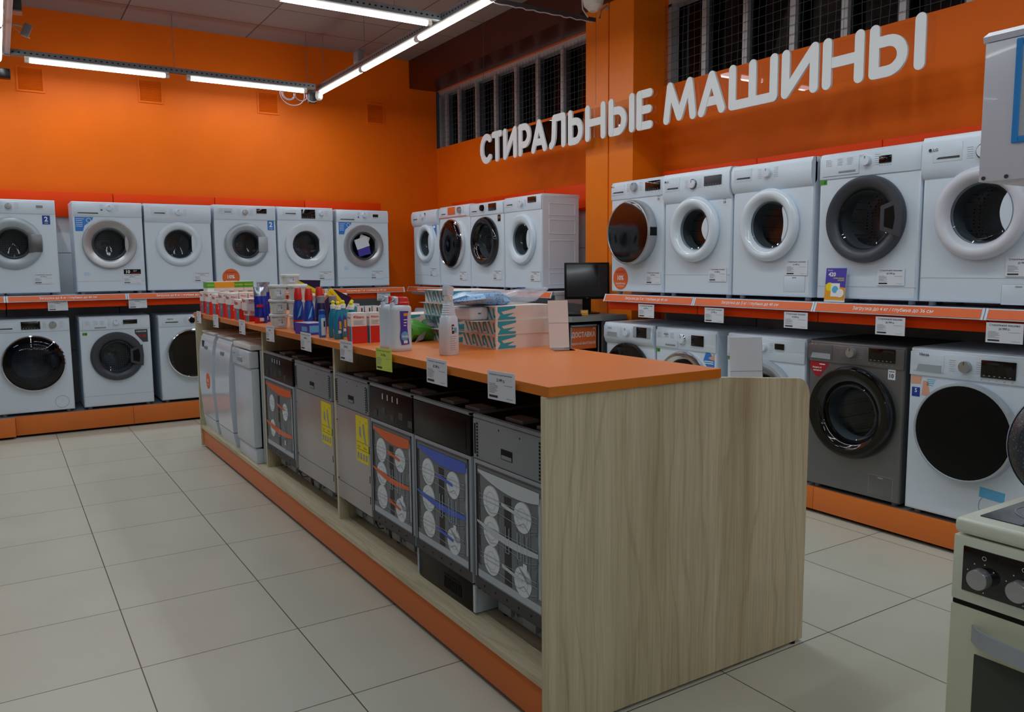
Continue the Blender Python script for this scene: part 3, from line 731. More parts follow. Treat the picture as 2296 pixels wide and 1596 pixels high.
    if rh:
        G().lathe([(rh, 0.0), (rh * 0.93, 0.02), (rh * 0.90, 0.05), (rh * 0.86, 0.075)], (cx, 0, cz), seg=seg).build('door_gasket', 'rubber', t, fix=False)
        dd = dep - 0.03
        dg = G().lathe([(rh * 0.86, 0.075), (0.205, 0.085), (0.215, 0.11), (0.215, dd - 0.04), (0.19, dd), (0.06, dd + 0.01), (0.0001, dd - 0.02)], (cx, 0, cz), seg=48)
        for a in (20, 140, 260):
            T = Matrix.Translation((cx, 0, cz)) @ Matrix.Rotation(math.radians(a), 4, 'Y')
            dg.prism([(0.214, -0.028), (0.158, -0.010), (0.158, 0.010), (0.214, 0.028)], 'y', 0.12, dd - 0.05, T=Matrix.Translation((cx, 0, cz)) @ Matrix.Rotation(math.radians(a), 4, 'Y') @ Matrix(((1, 0, 0, 0), (0, 1, 0, 0), (0, 0, 1, 0), (0, 0, 0, 1))))
        dg.build('drum', 'drum', t, fix=False)
    if st == 'ring': prof = [(R - 0.004, 0.001), (R, -0.008), (R - 0.004, -p * 0.6), (R - 0.016, -p * 0.95), ((R + r) / 2, -p), (r + 0.014, -p * 0.72), (r + 0.003, -p * 0.42), (r - 0.002, -p * 0.1), (r - 0.006, 0.004)]
    elif st == 'torus': prof = [(R - 0.012, 0.001), (R - 0.001, -0.012), (R, -p * 0.5), (R - 0.012, -p * 0.85), ((R + r) / 2 + 0.01, -p), ((R + r) / 2 - 0.012, -p * 0.95), (r + 0.012, -p * 0.7), (r, -p * 0.3), (r - 0.006, 0.004)]
    elif st == 'flat': prof = [(R - 0.002, 0.001), (R, -0.014), (R - 0.005, -0.030), (R - 0.012, -0.031), (r + 0.012, -0.020), (r + 0.002, -0.014), (r - 0.004, 0.004)]
    elif st == 'bubble': prof = [(R - 0.002, 0.001), (R, -0.02), (R - 0.003, -0.040), (R - 0.012, -0.046), (R - 0.017, -0.040)]
    else: prof = [(R - 0.006, 0.001), (R, -0.01), (R, -p + 0.008), (R - 0.004, -p), (R - 0.013, -p - 0.002), (R - 0.016, -p + 0.002)]
    if st in ('ring', 'torus'):  # closed smooth outline
        pass
    do = G().lathe(prof, seg=seg).build('door', rm, t, fix=False, loc=(cx, 0, cz), smooth=40)
    if st == 'bubble':
        G().lathe([(R - 0.016, -0.041), (R * 0.86, -0.058), (R * 0.66, -0.074), (R * 0.4, -0.083), (0.0001, -0.086)], seg=seg).build('door_glass', 'dark_glass', do, fix=False)
        if door.get('blue'): G().lathe([(R * 0.70, -0.02), (R * 0.73, -0.022), (R * 0.73, -0.016)], seg=seg).build('blue_ring', 'deep_blue', do)
        G().lathe([(R - 0.02, -0.03), (r + 0.01, -0.01), (r, 0.0)], seg=seg).build('inner_rim', 'graphite', do, fix=False)
    elif st == 'disc':
        G().lathe([(R - 0.015, -p + 0.001), (R * 0.8, -p - 0.004), (R * 0.4, -p - 0.007), (0.0001, -p - 0.008)], seg=seg).build('door_glass', 'black_gloss' if not door.get('soft') else 'black', do, fix=False)
    else:
        q = {'ring': -p * 0.3, 'torus': -p * 0.2, 'flat': -0.008}[st]
        G().lathe([(r, q), (r * 0.96, q - 0.004), (r * 0.90, q), (r * 0.86, 0.03), (r * 0.72, 0.065), (0.0001, 0.072)], seg=seg).build('door_glass', 'door_glass', do, fix=False)
        if door.get('dark_rim'): G().lathe([(r + 0.004, q - 0.004), (r * 0.93, q - 0.008), (r * 0.87, q)], seg=seg).build('inner_rim', door['dark_rim'], do, fix=False)
    hd = door.get('handle')
    if hd == 'notch':
        A = math.radians(door.get('ha', 36)); dpt = door.get('hd', 0.74); n = 10; hy = {'ring': p * 0.75, 'torus': p * 0.75, 'flat': 0.020}[st]
        pts = [((r + 0.008) * math.cos(-A + 2 * A * k / n), (r + 0.008) * math.sin(-A + 2 * A * k / n)) for k in range(n + 1)]
        xe, ze = r * math.cos(A), r * math.sin(A)
        pts += [(xe + (dpt * r - xe) * math.sin(PI * k / n), ze - 2 * ze * k / n) for k in range(1, n)]
        G().prism(pts, 'y', -hy, -hy + 0.016).build('door_handle', door.get('hmat', rm), do)
    elif hd == 'rect':
        G().rbox(r * 0.82, R - 0.008, -p - 0.006, -p + 0.016, -0.075, 0.075, 0.004).build('door_handle', door.get('hmat', 'satin'), do)
    elif hd == 'trap':
        g = G(); yy = -p - 0.004
        outer = [(R - 0.012, 0.10), (R - 0.004, 0.0), (R - 0.012, -0.10), (r * 0.72, -0.062), (r * 0.72, 0.062)]
        g.prism(outer, 'y', yy, yy + 0.016); g.prism([(r * 0.86, 0.045), (R - 0.045, 0.062), (R - 0.036, 0), (R - 0.045, -0.062), (r * 0.86, -0.045)], 'y', yy - 0.001, yy + 0.003, m=1)
        g.build('door_handle', [rm, 'black'], do)
    elif hd == 'side':
        n = 8; A0, A1 = math.radians(-12), math.radians(32); o_, i_ = R + 0.014, R - 0.012
        pts = [(o_ * math.cos(A0 + (A1 - A0) * k / n), o_ * math.sin(A0 + (A1 - A0) * k / n)) for k in range(n + 1)] + [(i_ * math.cos(A1 - (A1 - A0) * k / n), i_ * math.sin(A1 - (A1 - A0) * k / n)) for k in range(n + 1)]
        G().prism(pts, 'y', -p, -p + 0.024).build('door_handle', 'satin', do)
    elif hd == 'latch':
        G().box(R - 0.002, R + 0.002, -p + 0.012, -0.012, -0.03, 0.03).build('door_handle', 'black', do, smooth=0)
    # stickers
    for s in d.get('st', ()):
        kind, x, z, sw, sh = s[:5]; y = -0.0012
        if kind == 'two':
            g = G().box(x - sw / 2, x + sw / 2, y, 0, z - sh / 2, z + sh / 2).text('2', x, z + sh * 0.1, h=sh * 0.55, y=y - 0.0006, m=1, bold=0.03).text('года', x, z - sh * 0.36, h=sh * 0.12, y=y - 0.0006, m=1)
            g.build('blue_sticker', [s[5], 'print_white'], t, smooth=0)
        elif kind == 'flag':
            g = G().prism([(x - sw / 2, z + sh / 2), (x + sw / 2, z + sh / 2), (x + sw / 2 - 0.01, z + sh * 0.3), (x, z - sh * 0.1), (x - sw * 0.1, z - sh / 2), (x - sw / 2, z - sh / 2)], 'y', y, 0)
            for i in range(5): g.box(x - sw * 0.45, x - sw * 0.45 + sw * (0.35 if i else 0.45), y - 0.0006, y, z + sh * (0.36 - 0.13 * i), z + sh * (0.39 - 0.13 * i), m=1)
            g.lathe([(sh * 0.16, 0), (sh * 0.13, 0)], (x + sw * 0.24, y - 0.0006, z + sh * 0.28), seg=16, m=1)
            g.build('blue_sticker', ['blue', 'print_white'], t, smooth=0)
        elif kind == 'tri':
            G().prism([(x - sw / 2, z + sh / 2), (x + sw / 2, z + sh / 2), (x + sw / 2, z - sh / 2), (x + sw * 0.2, z - sh * 0.1)], 'y', y, 0).box(x - 0.01, x + sw * 0.3, y - 0.0006, y, z + sh * 0.1, z + sh * 0.25, m=1).build('blue_sticker', ['blue', 'print_white'], t, smooth=0)
        elif kind == 'ten':
            g = G().box(x - sw / 2, x + sw / 2, y, 0, z - sh / 2, z + sh / 2).text('10', x, z - sh * 0.12, h=sh * 0.42, y=y - 0.0006, m=1, bold=0.03).box(x - sw * 0.35, x + sw * 0.35, y - 0.0006, y, z + sh * 0.25, z + sh * 0.32, m=1)
            g.build('ten_year_sticker', ['paper', 'ink'], t, smooth=0)
        elif kind == 'black10':
            g = G().box(x - sw / 2, x + sw / 2, y, 0, z - sh / 2, z + sh / 2).text('10', x - sw * 0.25, z, h=sh * 0.7, y=y - 0.0006, m=1, bold=0.03).text('ЛЕТ', x + sw * 0.16, z + sh * 0.15, h=sh * 0.28, y=y - 0.0006, m=1).text('ГАРАНТИЯ', x + sw * 0.2, z - sh * 0.3, w=sw * 0.5, y=y - 0.0006, m=2)
            g.build('warranty_sticker', ['black', 'print_white', 'red'], t, smooth=0)
        elif kind == 'black':
            G().box(x - sw / 2, x + sw / 2, y, 0, z - sh / 2, z + sh / 2).lathe([(sw * 0.25, 0), (sw * 0.15, 0)], (x, y - 0.0006, z + sh * 0.1), seg=14, m=1).build('black_sticker', ['black', 'amber'], t, smooth=0)
        elif kind == 'bow':
            g = G().prism([(x - sw / 2, z + sh / 2), (x + sw / 2, z + sh / 2), (x + sw / 2, z - sh / 2), (x + sw * 0.1, z - sh / 2), (x - sw * 0.5, z + sh * 0.2)], 'y', y, 0)
            g.text('ГАРАНТИЯ', x, z + sh * 0.34, w=sw * 0.8, y=y - 0.0006, m=1, bold=0.02)
            g.prism([(x, z), (x + sw * 0.35, z + 0.016), (x + sw * 0.35, z - 0.016)], 'y', y - 0.0008, y, m=2).prism([(x + sw * 0.06, z), (x - sw * 0.24, z + 0.014), (x - sw * 0.24, z - 0.014)], 'y', y - 0.0008, y, m=2)
            g.build('warranty_sticker', ['graphite', 'print_white', 'dark_red'], t, smooth=0)
        elif kind == 'green':
            G().box(x - sw / 2, x + sw / 2, y, 0, z - sh / 2, z + sh / 2).text('A', x - sw * 0.22, z, h=sh * 0.6, y=y - 0.0006, m=1).box(x + 0.002, x + sw * 0.42, y - 0.0006, y, z - sh * 0.36, z + sh * 0.36, m=1).build('energy_sticker', ['green', 'dark_green'], t, smooth=0)
        elif kind == 'hand':
            g = G().prism([(x - sw * 0.5, z - sh * 0.1), (x - sw * 0.25, z + sh * 0.5), (x + sw * 0.1, z + sh * 0.45), (x + sw * 0.5, z), (x + sw * 0.5, z - sh * 0.5), (x - sw * 0.2, z - sh * 0.5)], 'y', y, 0)
            g.prism([(x - sw * 0.05, z + sh * 0.1), (x + sw * 0.25, z + sh * 0.22), (x + sw * 0.5, z + sh * 0.4), (x + sw * 0.5, z - sh * 0.05), (x + sw * 0.2, z - sh * 0.02)], 'y', y - 0.0006, y, m=1)
            for i in range(2): g.box(x - sw * 0.4, x + sw * 0.42, y - 0.0012, y, z - sh * (0.18 + 0.13 * i), z - sh * (0.12 + 0.13 * i), m=2)
            g.build('picture_sticker', ['blue', 'skin_tone', 'print_white'], t, smooth=0)
        elif kind == 'red':
            g = G().prism([(x - sw / 2, z + sh / 2), (x + sw * 0.42, z + sh / 2), (x + sw / 2, z + sh * 0.36), (x - sw * 0.02, z - sh / 2), (x - sw * 0.2, z - sh * 0.42), (x - sw / 2, z + sh * 0.1)], 'y', y, 0)
            g.text('Защита от', x - sw * 0.12, z + sh * 0.12, w=sw * 0.5, y=y - 0.0006, m=1, bold=0.02).text('аллергии', x - sw * 0.1, z - sh * 0.08, w=sw * 0.45, y=y - 0.0006, m=1, bold=0.02).box(x, x + sw * 0.3, y - 0.0006, y, z + sh * 0.32, z + sh * 0.38, m=1)
            g.build('red_sticker', ['dark_red', 'print_white'], t, smooth=0)
        elif kind == 'wipe':
            g = G().prism([(x - sw * 0.5, z + sh * 0.5), (x - sw * 0.05, z + sh * 0.5), (x - sw * 0.1, z + sh * 0.15), (x - sw * 0.5, z + sh * 0.12)], 'y', y, 0, m=1).prism([(x, z + sh * 0.3), (x + sw * 0.2, z + sh * 0.3), (x + sw * 0.3, z - sh * 0.4), (x - sw * 0.05, z - sh * 0.4)], 'y', y, 0, m=1)
            g.box(x - sw * 0.45, x - sw * 0.12, y, 0, z - sh * 0.5, z - sh * 0.05, m=0).text('5', x - sw * 0.28, z - sh * 0.2, h=sh * 0.2, y=y - 0.0006, m=2, bold=0.02)
            for i in range(4): g.box(x + sw * 0.15, x + sw * 0.5 - 0.004 * i, y, 0, z + sh * (0.38 - 0.09 * i), z + sh * (0.41 - 0.09 * i), m=3)
            g.build('picture_sticker', ['deep_blue', 'skin_tone', 'print_white', 'sky'], t, smooth=0)
        elif kind == 'tape':
            T = Matrix.Translation((x, 0, z)) @ Matrix.Rotation(math.radians(4), 4, 'Y')
            G().box(-sw / 2, sw / 2, y, 0, -sh / 2, sh / 2, T=T).build('blue_tape', 'sky', t, smooth=0)
        elif kind == 'orange':
            rr = sw / 2
            g = G().lathe([(0.0001, y), (rr, y), (rr, 0)], (x, 0, z), seg=40).text('10%', x, z + 0.005, h=rr * 0.42, y=y - 0.0006, m=1, bold=0.03).text('РАССРОЧКА', x, z - rr * 0.46, w=rr * 1.3, y=y - 0.0006, m=1, bold=0.02).text('0·0·10·10·24', x, z - rr * 0.68, w=rr * 0.9, y=y - 0.0006, m=1)
            g.box(x - rr * 0.55, x + rr * 0.55, y - 0.0006, y, z + rr * 0.62, z + rr * 0.66, m=2).box(x - rr * 0.65, x + rr * 0.65, y - 0.0006, y, z + rr * 0.5, z + rr * 0.54, m=2)
            g.build('instalment_sticker', ['orange_card', 'print_white', 'dark_red'], t, smooth=0)
        elif kind == 'faint':
            g = G()
            for i in range(4): g.box(x - sw / 2, x + sw / 2 - 0.01 * (i % 2), y, 0, z + sh * (0.4 - 0.25 * i), z + sh * (0.45 - 0.25 * i))
            g.build('faint_sticker', 'sky', t, smooth=0)
    # embossed pattern on the side that shows
    if d.get('side'):
        g = G(); xx = hw + 0.0005
        for z0, z1 in ((0.66, 0.76), (0.50, 0.62), (0.20, 0.44), (0.06, 0.16)):
            for a, b, c_, e in ((0.08, dep - 0.04, z1, z1), (0.08, dep - 0.04, z0, z0)): g.tube([(xx, a, c_), (xx, b, e)], 0.004, 6)
            g.tube([(xx, 0.08, z0), (xx, 0.08, z1)], 0.004, 6); g.tube([(xx, dep - 0.04, z0), (xx, dep - 0.04, z1)], 0.004, 6)
        g.build('side_embossing', bm_, t)
    tg = d.get('tag')
    if tg:
        base = Matrix.Translation(loc) @ Matrix.Rotation(rz, 4, 'Z')
        q = base @ Vector((tg[0], -0.0015, tg[1]))
        price_tag(tuple(q), rz, 'white price tag on the ' + tg[3] if len(tg) > 3 else 'white price tag on a washing machine', tg[2], group='price tags stuck on washing machines')
    return t
GB = 'washing machines on the upper shelf of the back wall'; GBL = 'washing machines on the plinth of the back wall'
GR = 'washing machines on the upper shelf of the right wall'; GRL = 'washing machines on the plinth of the right wall'
ZB, ZR, ZBL, ZRL = 1.25, 1.25, 0.19, 0.155
wm('B', -0.13, 0.475, ZB, 0.83, 'white washing machine with grey ringed door and dark blue sticker, partly out of frame', dict(pz=0.71, knob=(-0.05, 0.775, 0.026, 'silver'), disp=(0.18, 0.775, 0.05, 0.02, 'grey'), slot=(-0.22, 0.77, 0.12), door=dict(R=0.225, r=0.135, z=0.455, x=-0.035, style='ring', mat='satin', p=0.03, dark_rim='graphite', handle='rect', hmat='steel_dark'),
   st=[('two', 0.225, 0.66, 0.06, 0.078, 'deep_blue'), ('faint', -0.2, 0.17, 0.07, 0.05)], tag=(0.175, 0.145, '24 999 р.', 'upper back shelf machine with the dark blue sticker')), GB)
wm('B', 0.60, 1.18, ZB, 0.83, 'white washing machine with wide silver door, blue corner sticker and black sticker, upper back shelf', dict(pz=0.70, knob=(0.012, 0.78, 0.026), dots=(-0.05, 0.76), slot=(-0.164, 0.73, 0.17), door=dict(R=0.226, r=0.148, z=0.453, style='flat', mat='silver', handle='notch', hd=0.85, ha=28, dark_rim='graphite'),
   st=[('flag', -0.195, 0.63, 0.15, 0.126), ('black10', 0.176, 0.2, 0.145, 0.044), ('faint', -0.2, 0.18, 0.05, 0.03)], line2=0.115, tag=(0.171, 0.133, '18 999 р.', 'upper machine with the silver door and black sticker')), GB)
wm('B', 1.19, 1.79, ZB, 0.83, 'plain white washing machine, white ring door, small dark window, upper back shelf', dict(pz=0.69, bulge=True, knob=(0.0, 0.755, 0.027), slot=(-0.167, 0.745, 0.10), door=dict(R=0.207, r=0.138, z=0.457, style='ring', handle='notch', hd=0.8, p=0.03),
   tag=(0.196, 0.143, '14 999 р.', 'plain white upper machine beside the orange discount sticker')), GB)
wm('B', 1.815, 2.425, ZB, 0.84, 'white washing machine with light grey ring door, orange 10% sticker, on the upper back shelf', dict(pz=0.70, knob=(0.0, 0.775, 0.027, 'silver'), disp=(0.162, 0.79, 0.10, 0.046), drawer=(-0.19, 0.785, 0.15, 0.06), door=dict(R=0.213, r=0.136, z=0.458, style='ring', mat='satin', p=0.03, dark_rim='graphite', handle='rect'),
   st=[('two', 0.25, 0.65, 0.066, 0.095, 'blue'), ('orange', -0.163, 0.135, 0.168, 0.168)]), GB)
wm('B', 2.435, 3.03, ZB, 0.84, 'white washing machine with big black display, on the upper back shelf above the plastic tubs', dict(pz=0.71, knob=(0.167, 0.785, 0.024), disp=(0.028, 0.775, 0.145, 0.092), slot=(-0.16, 0.775, 0.11), door=dict(R=0.226, r=0.146, z=0.455, style='flat', mat='white_gloss', handle='notch', hd=0.9, ha=24),
   tag=(0.196, 0.143, '19 999 р.', 'upper machine with the big black display')), GB)
wm('B', 3.06, 3.66, ZB, 0.83, 'white washing machine with leaflets inside its silver door, last on the upper back shelf', dict(pz=0.70, knob=(0.014, 0.78, 0.026), disp=(0.145, 0.775, 0.062, 0.03), slot=(-0.18, 0.73, 0.16), dots=(-0.05, 0.755), door=dict(R=0.226, r=0.15, z=0.45, style='flat', mat='silver', handle='notch', hd=0.85, ha=28, dark_rim='graphite'),
   st=[('flag', -0.20, 0.635, 0.145, 0.127), ('faint', -0.2, 0.21, 0.05, 0.04)], line2=0.11, tag=(0.152, 0.143, '16 999 р.', 'upper machine with leaflets in its door')), GB)
t = thing('leaflet_stack', 'white leaflets and purple card standing inside the last upper machine\'s door', 'leaflets', (3.36, 8.262, ZB + 0.45))
G().box(-0.075, 0.075, 0.0, 0.003, -0.02, 0.09).build('leaflet', 'paper', t, smooth=0, rot=(0.0, math.radians(-18), 0))
G().box(-0.07, 0.07, 0.004, 0.007, -0.10, 0.03).build('leaflet', 'purple', t, smooth=0, rot=(0.0, math.radians(-14), 0))
G().box(-0.06, 0.05, 0.008, 0.011, 0.0, 0.115).build('leaflet', 'carton', t, smooth=0, rot=(0.0, math.radians(20), 0))
wm('B', -0.075, 0.525, ZBL, 0.85, 'white washing machine with chrome rimmed bubble door on the back plinth, leftmost there', dict(pz=0.74, dep=0.55, knob=(0.166, 0.797, 0.030, 'silver'), disp=(-0.005, 0.797, 0.146, 0.070), slot=(-0.192, 0.775, 0.10), brand=('Haier', -0.27, 0.81, 0.012, 'ink'), door=dict(R=0.25, r=0.19, z=0.462, style='bubble', mat='chrome', blue=True), filt=(0.198, 0.10, 0.056)), GBL)
wm('B', 0.595, 1.195, ZBL, 0.85, 'white washing machine with dark grey ring door and bow sticker, on the back plinth', dict(pz=0.73, dep=0.5, knob=(0.006, 0.797, 0.026), disp=(0.125, 0.797, 0.12, 0.040), drawer=(-0.165, 0.778, 0.21, 0.09), door=dict(R=0.226, r=0.150, z=0.48, style='ring', mat='graphite', p=0.04, handle='trap'),
   st=[('bow', 0.215, 0.66, 0.11, 0.12), ('green', -0.257, 0.697, 0.04, 0.025)], line2=0.12), GBL)
wm('B', 1.26, 1.86, ZBL, 0.84, 'white washing machine with black disc door, on the back plinth half hidden by the counter', dict(pz=0.73, dep=0.5, knob=(0.006, 0.787, 0.028, 'black', 'chrome'), slot=(-0.181, 0.775, 0.12), brand=('SAMSUNG', -0.22, 0.805, 0.009, 'ink'), disp=(0.15, 0.79, 0.1, 0.04), door=dict(R=0.24, z=0.468, style='disc', mat='chrome', p=0.05, solid=True)), GBL)
# window side group
wm('R', -8.335, -7.715, ZR, 0.83, 'white washing machine with small porthole nearest the room corner, window side upper shelf', dict(pz=0.70, bulge=True, knob=(-0.02, 0.765, 0.024), disp=(0.04, 0.795, 0.02, 0.016), slot=(-0.2, 0.745, 0.1), door=dict(R=0.205, r=0.14, z=0.475, style='ring', handle='notch'), st=[('tri', 0.19, 0.62, 0.14, 0.16)], line2=0.13, tag=(0.17, 0.165, '13 999 р.', 'machine nearest the room corner')), GR)
wm('R', -7.70, -7.04, ZR, 0.84, 'white washing machine with big chrome bubble door, second from the corner on the window side', dict(pz=0.72, stripe=True, knob=(0.136, 0.79, 0.032, 'silver'), disp=(-0.042, 0.79, 0.15, 0.076, 'orange_card'), slot=(-0.22, 0.765, 0.09), door=dict(R=0.25, r=0.19, z=0.455, x=-0.02, style='bubble', mat='chrome', blue=True), tag=(0.18, 0.13, '26 999 р.', 'window side machine with the chrome bubble door')), GR)
wm('R', -7.035, -6.41, ZR, 0.83, 'white washing machine with black ringed door, third from the corner on the window side', dict(pz=0.71, knob=(-0.058, 0.78, 0.030, 'black'), disp=(0.124, 0.78, 0.14, 0.066), slot=(-0.22, 0.755, 0.1), door=dict(R=0.238, r=0.155, z=0.458, x=-0.01, style='ring', mat='black_gloss', p=0.05), st=[('black', 0.235, 0.67, 0.05, 0.062)], tag=(0.2, 0.14, '23 999 р.', 'window side machine with the black ringed door')), GR)
wm('R', -6.40, -5.785, ZR, 0.84, 'white washing machine showing its embossed side wall, beside the orange column', dict(pz=0.71, side=True, knob=(0.0, 0.775, 0.026), disp=(0.165, 0.80, 0.13, 0.05), slot=(-0.2, 0.775, 0.1), door=dict(R=0.225, r=0.142, z=0.457, style='ring', handle='notch', ha=32, hd=0.72), tag=(0.206, 0.132, '17 999 р.', 'machine with the embossed side wall')), GR)
wm('R', -8.35, -7.74, ZRL, 0.85, 'white washing machine on the window side plinth nearest the corner', dict(pz=0.73, dep=0.5, knob=(0, 0.79, 0.026), disp=(0.15, 0.79, 0.1, 0.05), slot=(-0.2, 0.77, 0.1), door=dict(R=0.22, r=0.14, z=0.46, handle='notch')), GRL)
wm('R', -7.70, -7.09, ZRL, 0.85, 'white washing machine with chrome ring on the window side plinth', dict(pz=0.73, dep=0.5, knob=(0, 0.79, 0.026), disp=(0.15, 0.79, 0.1, 0.05), slot=(-0.2, 0.77, 0.1), door=dict(R=0.22, r=0.14, z=0.46, mat='silver', handle='notch')), GRL)
wm('R', -7.02, -6.42, ZRL, 0.85, 'white washing machine with black knob glimpsed behind the green bag', dict(pz=0.73, dep=0.5, knob=(0.0, 0.80, 0.028, 'black'), disp=(0.16, 0.80, 0.12, 0.07), slot=(-0.2, 0.775, 0.1), door=dict(R=0.22, r=0.14, z=0.46, mat='graphite')), GRL)
wm('R', -4.85, -4.27, ZR, 0.84, 'white washing machine with mirrored disc door and orange sticker, beside the column', dict(pz=0.71, dep=0.44, knob=(-0.017, 0.79, 0.032, 'satin'), disp=(0.18, 0.785, 0.155, 0.066), slot=(-0.2, 0.764, 0.12), brand=('● LG', -0.28, 0.81, 0.012, 'dark_red'), door=dict(R=0.235, z=0.458, x=-0.005, style='disc', mat='silver', p=0.085, solid=True, handle='latch'),
   st=[('ten', 0.235, 0.69, 0.042, 0.045), ('orange', -0.175, 0.12, 0.17, 0.17)], tag=(0.19, 0.128, '25 999 р.', 'machine with the dark mirrored disc door')), GR)
wm('R', -4.262, -3.645, ZR, 0.84, 'white washing machine with thick white ring door, right of the mirrored disc one', dict(pz=0.675, dep=0.44, bulge=True, knob=(-0.01, 0.755, 0.028, 'white_gloss', 'steel_dark'), disp=(0.165, 0.765, 0.15, 0.062, 'graphite'), slot=(-0.205, 0.742, 0.11), brand=('● LG', -0.28, 0.79, 0.013, 'ink'), door=dict(R=0.218, r=0.138, z=0.455, style='torus', mat='white_gloss', p=0.06, handle='notch', ha=30, hd=0.66),
   st=[('ten', 0.25, 0.625, 0.04, 0.045)], line2=0.15, tag=(0.20, 0.152, '22 499 р.', 'machine with the thick white ring door')), GR)
wm('R', -3.635, -3.03, ZR, 0.83, 'white washing machine with small round knob and filter flap, middle of the right wall shelf', dict(pz=0.70, dep=0.42, bulge=True, knob=(-0.01, 0.768, 0.027), slot=(-0.2, 0.752, 0.11), door=dict(R=0.22, r=0.145, z=0.455, style='torus', mat='white_gloss', p=0.05, handle='notch', ha=42, hd=0.86), flap=(0.185, 0.10, 0.15, 0.095),
   tag=(0.20, 0.196, '12 999 р.', 'upper machine with the filter flap')), GR)
wm('R', -2.995, -2.385, ZR, 0.83, 'white washing machine with large dark grey door ring above the 36 cm rail', dict(pz=0.69, dep=0.36, knob=(-0.005, 0.768, 0.027), disp=(0.103, 0.765, 0.07, 0.038), drawer=(-0.165, 0.755, 0.23, 0.10), brand=('Hotpoint', -0.05, 0.80, 0.008, 'ink_soft'), door=dict(R=0.235, r=0.162, z=0.455, style='ring', mat='graphite', p=0.05, handle='trap'),
   st=[('green', -0.276, 0.675, 0.046, 0.026)], line2=0.09, tag=(0.159, 0.145, '20 999 р.', 'machine with the large dark grey door ring')), GR)
wm('R', -2.38, -1.775, ZR, 0.84, 'white washing machine with pearl door ring, partly behind the white hood', dict(pz=0.67, dep=0.36, bulge=True, knob=(0.01, 0.742, 0.032, 'white_gloss', 'steel_dark'), slot=(-0.165, 0.732, 0.115), disp=(0.18, 0.75, 0.1, 0.06), brand=('● LG', -0.262, 0.775, 0.016, 'ink'), door=dict(R=0.222, r=0.148, z=0.452, x=0.0, style='torus', mat='lilac', p=0.055, handle='notch', ha=34, hd=0.68, hmat='white'),
   line2=0.142, flap=(0.185, 0.066, 0.15, 0.095), tag=(0.20, 0.196, '22 999 р.', 'machine half hidden behind the hood')), GR)
wm('R', -1.77, -1.165, ZR, 0.83, 'white washing machine hidden behind the hood', dict(dep=0.36, knob=(0, 0.75, 0.026), door=dict(R=0.22, r=0.14, z=0.45)), GR)
wm('R', -4.905, -4.35, ZRL, 0.875, 'white washing machine with brown display and black disc door, lower row beside the desk', dict(pz=0.75, dep=0.5, bulge=True, knob=(0.0, 0.815, 0.032), disp=(0.165, 0.82, 0.11, 0.075), dframe='satin', slot=(-0.175, 0.79, 0.12, 0.03), brand=('ATLANT', -0.22, 0.835, 0.009, 'ink'), door=dict(R=0.245, z=0.49, style='disc', mat='black_gloss', p=0.04, solid=True)), GRL)
wm('R', -4.335, -3.75, ZRL, 0.87, 'white washing machine with chrome ring door and blue picture sticker, lower row', dict(pz=0.725, dep=0.5, knob=(-0.02, 0.797, 0.030, 'white_gloss', 'chrome'), disp=(0.124, 0.797, 0.115, 0.074), drawer=(-0.175, 0.79, 0.22, 0.115), brand=('Hotpoint', -0.2, 0.825, 0.012, 'ink'), door=dict(R=0.24, r=0.17, z=0.48, style='ring', mat='chrome', p=0.05, dark_rim='black'),
   st=[('hand', 0.225, 0.68, 0.10, 0.10), ('green', -0.27, 0.705, 0.04, 0.025)]), GRL)
wm('R', -3.66, -3.05, ZRL, 0.87, 'white washing machine behind the white card holder, lower row', dict(pz=0.72, dep=0.5, knob=(-0.0, 0.80, 0.026), disp=(0.12, 0.812, 0.07, 0.036), drawer=(-0.18, 0.79, 0.23, 0.11), door=dict(R=0.245, r=0.175, z=0.48, style='ring', mat='satin', p=0.05, dark_rim='steel_dark'), st=[('green', -0.275, 0.71, 0.04, 0.025)]), GRL)
wm('R', -3.025, -2.43, ZRL, 0.872, 'dark grey washing machine with black ringed door and red sticker, lower row', dict(body='grey_body', dark_top='dark_grey', pz=0.75, dep=0.55, knob=(-0.015, 0.818, 0.028, 'silver'), disp=(0.168, 0.818, 0.155, 0.075), slot=(-0.215, 0.785, 0.13, 0.03), brand=('● LG', -0.275, 0.85, 0.011, 'ink_soft'), door=dict(R=0.262, r=0.165, z=0.482, style='ring', mat='black_gloss', p=0.06), flap=(0.185, 0.10, 0.14, 0.11),
   st=[('ten', 0.225, 0.72, 0.042, 0.055), ('red', -0.225, 0.703, 0.125, 0.09)]), GRL)
wm('R', -2.405, -1.78, ZRL, 0.875, 'white washing machine with big matt black disc door and blue tape, lower row', dict(pz=0.735, dep=0.55, knob=(-0.02, 0.802, 0.030, 'silver'), disp=(0.135, 0.802, 0.16, 0.085), slot=(-0.205, 0.778, 0.13, 0.034), brand=('Hansa', -0.255, 0.847, 0.015, 'ink'), door=dict(R=0.248, z=0.478, x=0.0, style='disc', mat='satin', p=0.055, solid=True, soft=True, handle='side'), filt=(0.14, 0.125, 0.066),
   st=[('wipe', -0.235, 0.676, 0.13, 0.107), ('tape', 0.135, 0.19, 0.118, 0.05)]), GRL)
wm('R', -1.76, -1.16, ZRL, 0.85, 'white washing machine hidden behind the cream cooker', dict(dep=0.5, knob=(0, 0.77, 0.026), door=dict(R=0.22, r=0.14, z=0.45)), GRL)
